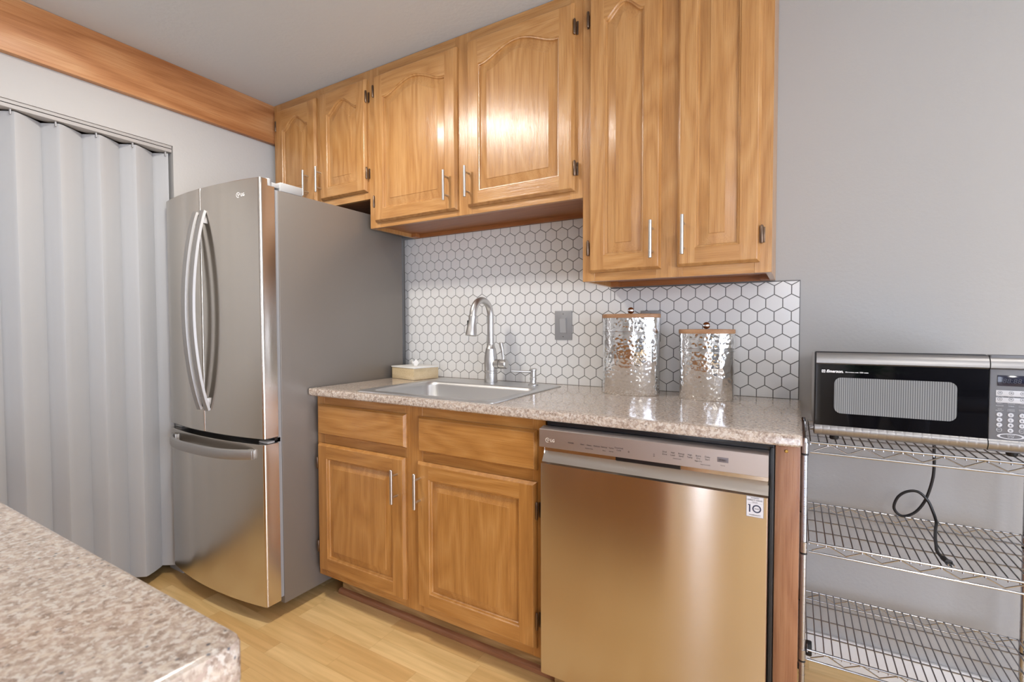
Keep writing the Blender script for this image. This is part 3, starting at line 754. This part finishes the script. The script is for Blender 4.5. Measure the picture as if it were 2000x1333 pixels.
for sx_ in (1, -1):
    X = FX1 if sx_ > 0 else FX0
    b = MB(); b.box((X-sx_*.002, -.757, 1.7155), (X-sx_*.11, -.655, 1.751), .003); b.box((X-sx_*.010, -.795, 1.7255), (X-sx_*.07, -.755, 1.744), .002)
    b.lathe((X-sx_*.016, -.803, 0), [(.0125, 1.7255), (.0125, 1.752), (.010, 1.7545), (.001, 1.755)], 20); b.build('hinge_cover', GREYPL, t)
    b = MB(); b.box((X-sx_*.004, -.83, .7135), (X-sx_*.06, -.78, .7215), .001); b.build('hinge_plate', GREYPL, t)
    b = MB(); b.lathe((X-sx_*.10, -.62, 0), [(.018, .0), (.018, .012), (.009, .014), (.009, .05)], 16); b.build('leveling_foot', BLACK, t)
    b = MB(); b.lathe((X-sx_*.10, -.15, 0), [(.018, .0), (.018, .012), (.009, .014), (.009, .05)], 16); b.build('leveling_foot', BLACK, t)
def bow(z0, z1, x, yA, yB, n=24):
    p = []
    for i in range(n+1):
        s = i/n; q = 1-(2*s-1)**2; p.append((x, yA+(yB-yA)*q**.9, z0+(z1-z0)*s))
    return p
prof = [(-.015, -.006), (-.013, .003), (-.008, .006), (.008, .006), (.013, .003), (.015, -.006)]
FHAND = plain('fridge_handle_metal', (.44, .425, .41), .48, .9)
prof = [(p*1.15, q) for p, q in prof]
for par, x in ((dl, SEAM-.030), (drt, SEAM+.030)):
    b = MB(); yS = yfr(x)-.004; b.strip(bow(.828, 1.652, x, yS, yS-.052), [(p, -q) for p, q in prof], (1, 0, 0))
    for zz in (.86, 1.62): b.box((x-.011, yS-.006, zz-.02), (x+.011, yfr(x)+.004, zz+.02), .002)
    b.build('handle', FHAND, par)
b = MB(); pth = []
hx0, hx1 = -2.425, -1.805
for i in range(25):
    s = i/24; x = hx0+(hx1-hx0)*s; q = 1-(2*s-1)**4; pth.append((x, yfr(x)-.006-.046*q, .672))
b.strip(pth, [(p*1.2, q) for p, q in prof], (0, 0, 1))
for x in (hx0+.018, hx1-.018): b.box((x-.018, yfr(x)-.012, .654), (x+.018, yfr(x)+.004, .690), .002)
b.build('handle', FHAND, fz)
b = MB(); lx, lz = -1.862, 1.695; n = 28
ly = yfr(lx)-.0006
def ring3(cx, cz, r0, r1, y, b, a0=0, a1=2*PI, n=28):
    A = [a0+(a1-a0)*i/n for i in range(n+1)]
    b.grid([[(cx+r1*math.cos(a), y, cz+r1*math.sin(a)) for a in A], [(cx+r0*math.cos(a), y, cz+r0*math.sin(a)) for a in A]])
def logo(name, cx, cz, rad, y, parent, m, sz, curve=None):
    b = MB(); ring3(cx, cz, rad*.80, rad, y, b, -.05, 1.5*PI+.05+.4)
    for bx_ in ((cx-rad*.12, cz-rad*.42, cx+rad*.06, cz+rad*.45), (cx-rad*.12, cz-rad*.45, cx+rad*.35, cz-rad*.28), (cx+rad*.2, cz-rad*.08, cx+rad*.9, cz+rad*.08)):
        b.faces([(bx_[0], y, bx_[1]), (bx_[2], y, bx_[1]), (bx_[2], y, bx_[3]), (bx_[0], y, bx_[3])], [(0, 1, 2, 3)])
    ring3(cx-rad*.38, cz+rad*.36, 0.0002, rad*.14, y, b, n=12)
    o = b.build(name, m, parent, smooth=0)
    w_ = text('brand_lettering', 'LG', (cx+rad*1.35, y, cz-sz*.36), sz, m, parent, bold=.0003)
    if curve:
        for q in (o, w_):
            for v in q.data.vertices: v.co.y += curve(v.co.x+t.location.x)-y
    return o
logo('brand_emblem', -1.868, 1.690, .0105, yfr(-1.868), drt, SILVERINK, .0165, lambda x: yfr(x)-.0012)

# ------------------------------------------------------------------ dishwasher
DX0, DX1, DYF = -.6485, -.0325, -.660
t = thing('dishwasher', 'stainless steel dishwasher under the countertop with warranty sticker', 'dishwasher', ((DX0+DX1)/2, -.33, 0))
b = MB(); b.box((DX0+.006, -.600, .10), (-.0205, -.02, .868)); b.box((DX0+.008, -.628, .866), (-.0215, -.06, .8835), .002)
b.build('tub_housing', BLACK, t, label='black dishwasher housing')
b = MB(); b.box((-.030, -.634, .10), (-.0215, -.600, .874), .002); b.build('side_gasket', BLACKR, t)
b = MB(); rows = []
zs = [.100, .103, .60, .62, .65, .68, .70, .72, .735, .745, .752, .755]
def ydoor(z):
    s = max(0, (z-.60)/.155); return DYF+.0016*s*s
def drow(z, inset=0): return [(DX0, DYF+.03, z), (DX0, ydoor(z)+.004+inset, z), (DX0+.0015, ydoor(z)+.001+inset, z), (DX0+.004, ydoor(z)+inset, z), (DX1-.004, ydoor(z)+inset, z), (DX1-.0015, ydoor(z)+.001+inset, z), (DX1, ydoor(z)+.004+inset, z), (DX1, DYF+.03, z)]
rows = [drow(z, .003 if i == 0 else 0) for i, z in enumerate(zs)]
# scooped grip above the door skin
for z, q in ((.758, .0015), (.768, .008), (.780, .016), (.792, .022), (.8045, .026)):
    rows.append([(DX0, DYF+.03, z), (DX0, DYF+.010+min(q, .018), z), (DX0+.002, DYF+.010+q, z), (DX0+.006, DYF+.010+q, z), (DX1-.006, DYF+.010+q, z), (DX1-.002, DYF+.010+q, z), (DX1, DYF+.010+min(q, .018), z), (DX1, DYF+.03, z)])
V = b.grid(rows); b.bm.faces.new(V[0]); b.bm.faces.new(V[-1])
for i in range(len(V)-1): b.bm.faces.new((V[i][0], V[i+1][0], V[i+1][-1], V[i][-1]))
dw = b.build('door', STEEL_DW, t, smooth=30)
b = MB(); b.box((-.420, DYF+.0262, .789), (-.242, DYF+.029, .8042)); b.faces([(-.42, DYF+.0300, .7895), (-.242, DYF+.0300, .7895), (-.242, DYF+.0345, .8045), (-.42, DYF+.0345, .8045)], [(0, 1, 2, 3)])
b.build('grip_pocket_shade', BLACK, dw)  # dark plate stands in for the shade inside the grip hollow
b = MB(); b.prism([(DYF+.03, .8055), (DYF+.001, .8055), (DYF, .8065), (DYF, .8595), (DYF+.0015, .8605), (DYF+.03, .866)], DX0-.003, DX1, 'X'); pn = b.build('control_panel', PANEL_STEEL, t)
b = MB(); b.box((DX0+.008, -.575, .0), (-.022, -.560, .101)); b.build('toe_panel', TOE, t)
ty = DYF-.0007
logo('brand_emblem', -.6235, .8285, .0070, ty, pn, COPPERINK, .0115)
S = .0058
join_text(pn, 'power_lettering', [('POWER', -.547, .827, S*.9, 'CENTER')], INK, ty)
join_text(pn, 'cycle_lettering', [('Auto', -0.511, .827, S, 'CENTER'), ('Heavy', -0.490, .827, S, 'CENTER'), ('Delicate', -0.467, .827, S, 'CENTER'), ('Normal', -0.445, .827, S, 'CENTER'), ('Turbo', -0.424, .827, S, 'CENTER'), ('Download', -0.402, .830, S, 'CENTER'), ('Cycle', -0.402, .8235, S, 'CENTER'), ('Machine Clean', -0.490, .818, S*.7, 'CENTER'), ('Rinse', -0.445, .818, S*.7, 'CENTER'), ('Express', -0.424, .818, S*.7, 'CENTER')], INK, ty)
join_text(pn, 'option_lettering', [('Dual', -0.277, .836, S, 'CENTER'), ('Zone', -0.277, .8295, S, 'CENTER'), ('Half', -0.256, .836, S, 'CENTER'), ('Load', -0.256, .8295, S, 'CENTER'), ('Energy', -0.234, .836, S, 'CENTER'), ('Saver', -0.234, .8295, S, 'CENTER'), ('High', -0.213, .836, S, 'CENTER'), ('Temp', -0.213, .8295, S, 'CENTER'), ('Extra', -0.192, .836, S, 'CENTER'), ('Dry', -0.192, .8295, S, 'CENTER'), ('Delay', -0.170, .836, S, 'CENTER'), ('Start', -0.170, .8295, S, 'CENTER'), ('Control Lock', -0.245, .822, S*.65, 'CENTER'), ('Night Dry', -0.192, .823, S*.75, 'CENTER'), ('Hold 3 seconds', -0.175, .816, S*.65, 'CENTER')], INK, ty)
join_text(pn, 'cancel_lettering', [('Cancel', -.134, .820, S*.65, 'CENTER')], INK, ty)
b = MB(); b.box((-.147, ty, .829), (-.121, DYF+.001, .8415), .0003); sb = b.build('start_button', plain('start_grey', (.16, .14, .15), .5), pn)
text('start_lettering', 'START', (-.134, ty-.0006, .8327), .0062, INK, sb, align='CENTER')
b = MB()
ring3(-.374, .8245, .0012, .0022, ty, b, n=14)
b.faces([(-.3755, ty, .8262), (-.3725, ty, .8262), (-.3732, ty, .8272), (-.3748, ty, .8272)], [(0, 1, 2, 3)])
b.build('rinse_symbol', INK, pn, smooth=0); b = MB()
ring3(-.305, .8275, .0016, .0021, ty, b, 0, PI, 10)
b.faces([(-.3072, ty, .8262), (-.3028, ty, .8262), (-.3028, ty, .8270), (-.3072, ty, .8270)], [(0, 1, 2, 3)])
for q in range(3): b.faces([(-.307+q*.0016, ty, .8208+q*.0005), (-.306+q*.0016, ty, .8208+q*.0005), (-.3055+q*.0016, ty, .8238), (-.3065+q*.0016, ty, .8238)], [(0, 1, 2, 3)])
b.build('lock_symbol', INK, pn, smooth=0)
# warranty sticker
sy = ydoor(.754)-.0006
b = MB()
def sk(z, d): return DYF-.0006-d
b.faces([(-.0795, sk(.7045, 0), .7045), (-.0415, sk(.7045, 0), .7045), (-.0415, sk(.7545, 0), .7545), (-.0795, sk(.7545, 0), .7545), (-.0795, sk(.7045, -.0026), .7045), (-.0415, sk(.7045, -.0026), .7045), (-.0415, sk(.7545, -.0026), .7545), (-.0795, sk(.7545, -.0026), .7545)], [(0, 1, 2, 3), (7, 6, 5, 4), (0, 4, 5, 1), (1, 5, 6, 2), (2, 6, 7, 3), (3, 7, 4, 0)]); stk = b.build('warranty_sticker', LABELW, dw, label='white square warranty sticker with dark print')
y2 = sy-.0004
b = MB()
for (a0, c0, a1, c1) in ((-.0795, .7045, -.0415, .7050), (-.0795, .7540, -.0415, .7545), (-.0795, .7045, -.0790, .7545), (-.0420, .7045, -.0415, .7545), (-.076, .7385, -.045, .7388)):
    b.faces([(a0, y2, c0), (a1, y2, c0), (a1, y2, c1), (a0, y2, c1)], [(0, 1, 2, 3)])
ring3(-.0565, .7255, .0068, .0098, y2, b, n=36)
b.faces([(-.0735, y2, .716), (-.0705, y2, .716), (-.0705, y2, .7350), (-.0755, y2, .7350), (-.0755, y2, .7325), (-.0735, y2, .7325)], [(0, 1, 2, 3, 4, 5)])
for v in b.bm.verts: v.co.y = sk(v.co.z, .0003)
b.build('sticker_print', NAVY, stk, smooth=0)
sl = join_text(stk, 'sticker_lettering', [('INVERTER', -.0605, .7500, .0040, 'CENTER'), ('DIRECT DRIVE', -.0605, .7445, .0051, 'CENTER'), ('MOTOR', -.0605, .7400, .0032, 'CENTER'), ('YEAR', -.0565, .7240, .0046, 'CENTER'), ('WARRANTY', -.0605, .7080, .0046, 'CENTER')], NAVY, y2-.0002)
for v in sl.data.vertices: v.co.y = sk(v.co.z+t.location.z, .0005)-t.location.y

# ------------------------------------------------------------------ wire rack
RX0, RX1, RYF, RYB = .0462, .587, -.420, -.072
t = thing('wire_shelf_rack', 'chrome wire shelf rack beside the dishwasher, holding the microwave', 'shelf rack', ((RX0+RX1)/2, -.246, 0))
for (x, y) in ((RX0, RYF), (RX1, RYF), (RX0, RYB), (RX1, RYB)):
    b = MB(); zz = .018; pts = []; rad = []
    b.tube([(x, y, .02), (x, y, .858), (x, y, .864)], [.0072, .0072, .005], 16)
    for i in range(32):
        q = .05+i*.025; b.tube([(x, y, q), (x, y, q+.0015)], .0076, 16)
    p = b.build('post', CHROME, t)
    b = MB(); b.lathe((x, y, 0), [(.006, .02), (.011, .016), (.012, .006), (.009, 0)], 16); b.build('foot', BLACKR, p)
def shelf(z):
    b = MB(); zl = z-.027
    for zq, rr_ in ((z, .0032), (zl, .0030)):
        b.tube([(RX0+.012, RYF, zq), (RX1-.012, RYF, zq)], rr_, 8); b.tube([(RX0+.012, RYB, zq), (RX1-.012, RYB, zq)], rr_*.9, 8)
        b.tube([(RX0, RYF+.012, zq), (RX0, RYB-.012, zq)], rr_, 8); b.tube([(RX1, RYF+.012, zq), (RX1, RYB-.012, zq)], rr_, 8)
    o = b.build('shelf', CHROME, t)
    b = MB()
    for y in (RYF, RYB):
        n = 13; pts = [(RX0+.02+(RX1-RX0-.04)*i/n, y+.003, (z-.004) if i % 2 else (zl+.004)) for i in range(n+1)]; b.tube(pts, .0019, 6)
    for x in (RX0, RX1):
        n = 7; pts = [(x, RYF+.02+(RYB-RYF-.04)*i/n, (z-.004) if i % 2 else (zl+.004)) for i in range(n+1)]; b.tube(pts, .0019, 6)
    b.build('zigzag_truss', CHROME, o)
    b = MB(); n = 26
    for i in range(n+1):
        x = RX0+.012+(RX1-RX0-.024)*i/n
        b.tube([(x, RYB-.003, z+.0035), (x, RYF+.002, z+.0035), (x, RYF-.0005, z+.0015), (x, RYF-.0015, z-.006)], .00175, 6)
    for y in (RYF+.085, RYF+.175, RYF+.262): b.tube([(RX0+.003, y, z+.0002), (RX1-.003, y, z+.0002)], .0020, 6)
    b.build('deck_wires', WIRE, o)
    for (x, y) in ((RX0, RYF), (RX1, RYF), (RX0, RYB), (RX1, RYB)):
        b = MB(); b.lathe((x, y, z-.032), [(.0075, 0), (.0088, .001), (.0088, .030), (.0075, .031)], 16); b.build('corner_collar', CHROME, o)
        b = MB(); b.lathe((x, y, z-.037), [(.0075, 0), (.0086, .0005), (.0086, .006), (.0075, .0065)], 16); b.build('clip', BLACKR, o)
    return o
SZ = (.853, .577, .274)
sh = [shelf(z) for z in SZ]
b = MB(); b.lathe((RX0+.016, RYF+.030, .262), [(.005, -.008), (.0185, -.0075), (.020, -.004), (.020, .004), (.0185, .0075), (.005, .008)], 24, axis='X'); b.build('caster_wheel', BLACKR, sh[2])

# ------------------------------------------------------------------ microwave
MX0, MX1, MS, MYF, MYB, MZ0, MZ1 = .065, .520, .4115, -.430, -.105, .877, 1.103
t = thing('microwave', 'black and silver microwave oven on the top wire shelf', 'microwave', ((MX0+MX1)/2, -.27, MZ0-.02))
b = MB(); b.box((MX0+.002, MYF+.028, MZ0+.001), (MX1-.002, MYB, MZ1-.014), .004); b.build('case', plain('microwave_case', (.40, .40, .40), .4), t)
for x in (MX0+.05, MX1-.05):
    for y in (MYF+.06, MYB-.04):
        b = MB(); b.lathe((x, y, 0), [(.009, SZ[0]+.0055), (.011, SZ[0]+.010), (.011, MZ0+.002)], 14); b.build('foot', BLACKR, t)
def bulge(x0, x1, zlist, ylist, m, name, parent, ribs=0):
    b = MB(); nx = 2 if not ribs else ribs*8
    rows = []
    for z, y in zip(zlist, ylist):
        row = [(x0, MYF+.026, z)]
        for i in range(nx+1):
            x = x0+(x1-x0)*i/nx; row.append((x, y+((.0006 if i % 8 == 0 and 0 < i < nx else 0) if ribs else 0), z))
        row.append((x1, MYF+.026, z)); rows.append(row)
    V = b.grid(rows); b.bm.faces.new(V[0]); b.bm.faces.new(V[-1])
    return b.build(name, m, parent, smooth=40)
MWST = plain('microwave_steel', (.30, .29, .285), .36, .85)
b = MB(); b.box((MX0, MYF+.008, MZ0), (MS-.001, MYF+.0275, MZ1), .004); door = b.build('door', BLACK, t)
b = MB(); b.box((MX0+.004, MYF+.0005, MZ0+.027), (MS-.001, MYF+.0085, MZ1-.032)); b.build('door_glass', GLASSB, door)
o = rrect(.110, .356, .940, 1.035, .016, 6)
b = MB(); b.prism(o, MYF-.0002, MYF+.003, 'Y'); b.build('viewing_window', MWWIN, door, smooth=30)
bulge(MX0+.004, MS-.001, (MZ1-.0335, MZ1-.030, MZ1-.020, MZ1-.008, MZ1-.003), (MYF-.001, MYF-.006, MYF-.006, MYF-.001, MYF+.006), MWST, 'top_trim', door)
bulge(MX0+.002, MS-.001, (MZ0+.001, MZ0+.004, MZ0+.014, MZ0+.024, MZ0+.0285), (MYF+.006, MYF+.001, MYF-.005, MYF-.004, MYF-.0005), MWST, 'bottom_trim', door, ribs=20)
b = MB(); b.box((MS+.001, MYF+.001, MZ0), (MX1, MYF+.0275, MZ1), .003); cp = b.build('control_panel', MWGREY, t)
bulge(MS+.001, MX1, (MZ1-.0335, MZ1-.030, MZ1-.020, MZ1-.008, MZ1-.003), (MYF-.001, MYF-.006, MYF-.006, MYF-.001, MYF+.006), MWST, 'top_trim', cp)
bulge(MS+.001, MX1, (MZ0+.001, MZ0+.004, MZ0+.014, MZ0+.024, MZ0+.0285), (MYF+.006, MYF+.001, MYF-.005, MYF-.004, MYF-.0005), MWST, 'bottom_trim', cp, ribs=6)
b = MB(); b.box((.4255, MYF-.0004, 1.0315), (.5065, MYF+.002, 1.056), .0004); dp = b.build('display', DISP, cp)
text('display_digits', '88:88', (.4335, MYF-.0010, 1.0385), .0145, plain('dim_digits', (.06, .065, .09), .3), dp, shear=.15)
KY = MYF+.0006
KX = (.4305, .4495, .4685, .4875)
b = MB()
for z0, z1 in ((1.0078, 1.0212), (.9925, 1.0045)): b.box((.4237, KY-.0004, z0), (.5055, KY+.001, z1), .0003)
b.build('preset_strip', KEYG, cp)
b = MB()
for zz in (1.0152, 1.0005):
    for x in KX: ring3(x, zz, .0034, .0042, KY-.0006, b, n=20)
    for x in KX: b.faces([(x-.002, KY-.0006, zz-.0008), (x+.002, KY-.0006, zz-.0008), (x+.001, KY-.0006, zz+.0014), (x-.001, KY-.0006, zz+.0014)], [(0, 1, 2, 3)])
b.build('preset_symbols', MWGREY, cp, smooth=0)
for i, zz in enumerate((.9645, .9525, .9405)):
    for j in range(3):
        b = MB(); b.lathe((KX[j], KY, zz), [(.0051, .0008), (.0051, -.0006), (.0046, -.0010), (.0003, -.0010)], 24, axis='Y', sx=1.0, sy=1.0); k_ = b.build('number_key', KEYG, cp)
        text('key_digit', str(i*3+j+1), (KX[j], KY-.0015, zz-.0022), .0062, MWGREY, k_, align='CENTER')
b = MB(); b.lathe((KX[1], KY, .9285), [(.0051, .0008), (.0051, -.0006), (.0046, -.0010), (.0003, -.0010)], 24, axis='Y'); k_ = b.build('number_key', KEYG, cp)
text('key_digit', '0', (KX[1], KY-.0015, .9263), .0062, MWGREY, k_, align='CENTER')
b = MB()
for j in (0, 2): ring3(KX[j], .9290, .0043, .0050, KY-.0006, b)
n = 40; A = [2*PI*i/n for i in range(n+1)]
b.grid([[(.4505+.0235*math.cos(a), KY-.0006, .9150+.0066*math.sin(a)) for a in A], [(.4505+.0185*math.cos(a), KY-.0006, .9150+.0048*math.sin(a)) for a in A]])
b.build('key_outlines', KEYG, cp, smooth=0)
T = .0032
join_text(cp, 'keypad_lettering', [('POPCORN', KX[0], 1.0052, T*.8, 'CENTER'), ('POTATO', KX[1], 1.0052, T*.8, 'CENTER'), ('PIZZA', KX[2], 1.0052, T*.8, 'CENTER'), ('REHEAT', KX[0], .9898, T*.8, 'CENTER'), ('BEVERAGE', KX[1], .9898, T*.8, 'CENTER'), ('DINNER', KX[2], .9898, T*.8, 'CENTER'),
  ('POWER', KX[0], .9838, T*1.2, 'CENTER'), ('TIMER', KX[1], .9838, T*1.2, 'CENTER'), ('CLOCK', KX[2], .9838, T*1.2, 'CENTER'), ('TIME', KX[0], .9762, T, 'CENTER'), ('DEFROST', KX[0], .9730, T, 'CENTER'), ('WEIGHT', KX[1], .9762, T, 'CENTER'), ('DEFROST', KX[1], .9730, T, 'CENTER'), ('EXPRESS', KX[2], .9762, T, 'CENTER'), ('COOK', KX[2], .9730, T, 'CENTER'),
  ('RESET', KX[0], .9279, T, 'CENTER'), ('PAUSE', KX[2], .9279, T, 'CENTER'), ('START', .4505, .9155, T*1.4, 'CENTER'), ('STOP', .4505, .9117, T*1.4, 'CENTER')], KEYG, KY-.0006, 'pale printed keypad lettering')
b = MB(); gy = MYF-.0001
b.faces([(.0815, gy, 1.0470), (.0895, gy, 1.0470), (.0895, gy, 1.0545), (.0815, gy, 1.0545)], [(0, 1, 2, 3)]); bd = b.build('brand_emblem', SILVERINK, door, smooth=0)
b = MB(); ring3(.0855, .05075+1.0, .0016, .0027, gy-.0003, b, n=20); b.build('emblem_ring', GLASSB, bd, smooth=0)
text('brand_lettering', 'Emerson.', (.0915, gy, 1.0478), .0100, SILVERINK, door, bold=.00035, shear=.3)
text('model_lettering', 'Microwave oven 1000 watts', (.1335, gy, 1.0485), .0043, SILVERINK, door, bold=.00008)
# power cord hanging behind, looping, and lying on the middle shelf
P = [(.379, -.104, .93), (.379, -.100, .90), (.379, -.10, .807), (.380, -.10, .749), (.376, -.10, .705), (.362, -.10, .648), (.340, -.101, .608), (.314, -.102, .590), (.297, -.102, .594), (.287, -.103, .614), (.296, -.106, .647), (.317, -.108, .668), (.343, -.110, .672), (.365, -.112, .650), (.376, -.118, .622), (.381, -.135, .597), (.374, -.165, .5870), (.360, -.235, .5868), (.350, -.296, .5868), (.343, -.345, .5868), (.345, -.385, .5868)]
def spline(P, k=5):
    P = [Vector(p) for p in P]; out = []
    for i in range(len(P)-1):
        p0, p1, p2, p3 = P[max(i-1, 0)], P[i], P[i+1], P[min(i+2, len(P)-1)]
        for j in range(k):
            s = j/k; out.append(.5*((2*p1)+(p2-p0)*s+(2*p0-5*p1+4*p2-p3)*s*s+(3*p1-p0-3*p2+p3)*s**3))
    return out+[P[-1]]
b = MB(); b.tube(spline(P), .0040, 10); cord = b.build('power_cord', BLACKR, t)
b = MB(); b.tube([(.345, -.380, .5870), (.346, -.388, .5880), (.350, -.405, .5880), (.352, -.413, .5880)], [.0045, .0065, .0065, .0085], 12); pl = b.build('plug', BLACKR, cord)
b = MB()
for dx in (-.0055, .0055): b.box((.3535+dx-.0008, -.429, .5862), (.3535+dx+.0008, -.411, .5900))
b.build('prongs', CHROME, pl)

# ------------------------------------------------------------------ peninsula in the foreground
t = thing('peninsula_cabinet', 'oak peninsula cabinet under the foreground counter', 'cabinet', (-1.15, -2.05, 0))
b = MB(); b.box((-1.90, -2.30, .10), (-.405, -1.775, CT-.0405), .001); b.box((-1.88, -2.28, 0), (-.42, -1.84, .10)); b.build('body', BOAK_V, t)
for i in range(3):
    x1 = -.43-i*.49; o = raised_door(t, x1-.455, x1, .14, .68, -1.795, BOAK_V, BOAK_H, name='door')
    R = Matrix.Translation((0, 0, 0))
    # turn to face the aisle
    for v in o.data.vertices: v.co.y = (-1.775-.0)-( (v.co.y+t.location.y) - (-1.795)) - t.location.y
    o.data.flip_normals()
b = MB(); pen = rrect(-2.0, -.371, -2.40, -1.737, .016, 6)
rows = []
for z, d in ((CT-.040, .003), (CT-.037, 0), (CT-.006, 0), (CT-.0018, .0015), (CT, .006)):
    cx, cy = -1.185, -2.07
    rows.append([(x-math.copysign(d, x-cx), y-math.copysign(d, y-cy), z) for x, y in pen])
V = b.grid(rows, close=True); b.bm.faces.new(V[0]); b.bm.faces.new(V[-1])
tag(b.build('peninsula_countertop', GRANITE), 'speckled beige laminate countertop in the near left foreground', 'countertop')

# ------------------------------------------------------------------ furniture behind the photographer, seen only as reflections
LEATHER = plain('dark_leather', (.022, .020, .026), .4); WICK = plain('dark_pot', (.02, .018, .02), .4); LEAF = plain('leaf_green', (.045, .12, .035), .5)
t = thing('added_sofa', 'dark leather couch added behind the photographer to darken the microwave reflection', 'added_sofa', (1.65, -5.02, 0))  # unseen dark seat, added to keep the microwave glass reflection dark
b = MB(); b.box((.92, -5.40, .08), (2.4, -4.62, .42), .04); b.build('base', LEATHER, t)
b = MB(); b.box((.92, -5.44, .30), (2.4, -5.18, .92), .06, seg=4); b.build('backrest', LEATHER, t)
for x0 in (.90, 2.22):
    b = MB(); b.box((x0, -5.40, .10), (x0+.2, -4.60, .62), .06, seg=4); b.build('armrest', LEATHER, t)
for x0 in (1.11, 1.66):
    b = MB(); b.box((x0, -5.20, .40), (x0+.54, -4.58, .54), .05, seg=4); b.build('seat_cushion', LEATHER, t)
for x0 in (.96, 2.32):
    for y0 in (-5.35, -4.70):
        b = MB(); b.box((x0, y0, 0), (x0+.05, y0+.05, .09)); b.build('leg', BLACKR, t)
t = thing('potted_plant', 'leafy green plant in a tall dark vase beside the patio window', 'plant', (.62, -4.9, 0))
b = MB(); b.lathe((.62, -4.9, 0), [(.09, .0), (.10, .01), (.15, .35), (.16, .50), (.12, .62), (.08, .66), (.085, .68), (.07, .67), (.02, .64)], 28); b.build('vase', WICK, t)
b = MB()
for i in range(60):
    a = random.uniform(0, 2*PI); el = random.uniform(.2, 1.3); L_ = random.uniform(.18, .42)
    d = Vector((math.cos(a)*math.cos(el), math.sin(a)*math.cos(el), math.sin(el))); p0 = Vector((.62, -4.9, .66)); sd = d.cross(Vector((0, 0, 1))).normalized()*random.uniform(.018, .03)
    p1 = p0+d*L_*.55; p2 = p0+d*L_+Vector((0, 0, -.06)); up = Vector((0, 0, .004))
    b.faces([p0, p1-sd, p2, p1+sd, p0+up, p1-sd+up, p2+up, p1+sd+up], [(0, 1, 2, 3), (7, 6, 5, 4), (0, 4, 5, 1), (1, 5, 6, 2), (2, 6, 7, 3), (3, 7, 4, 0)])
b.build('foliage', LEAF, t)
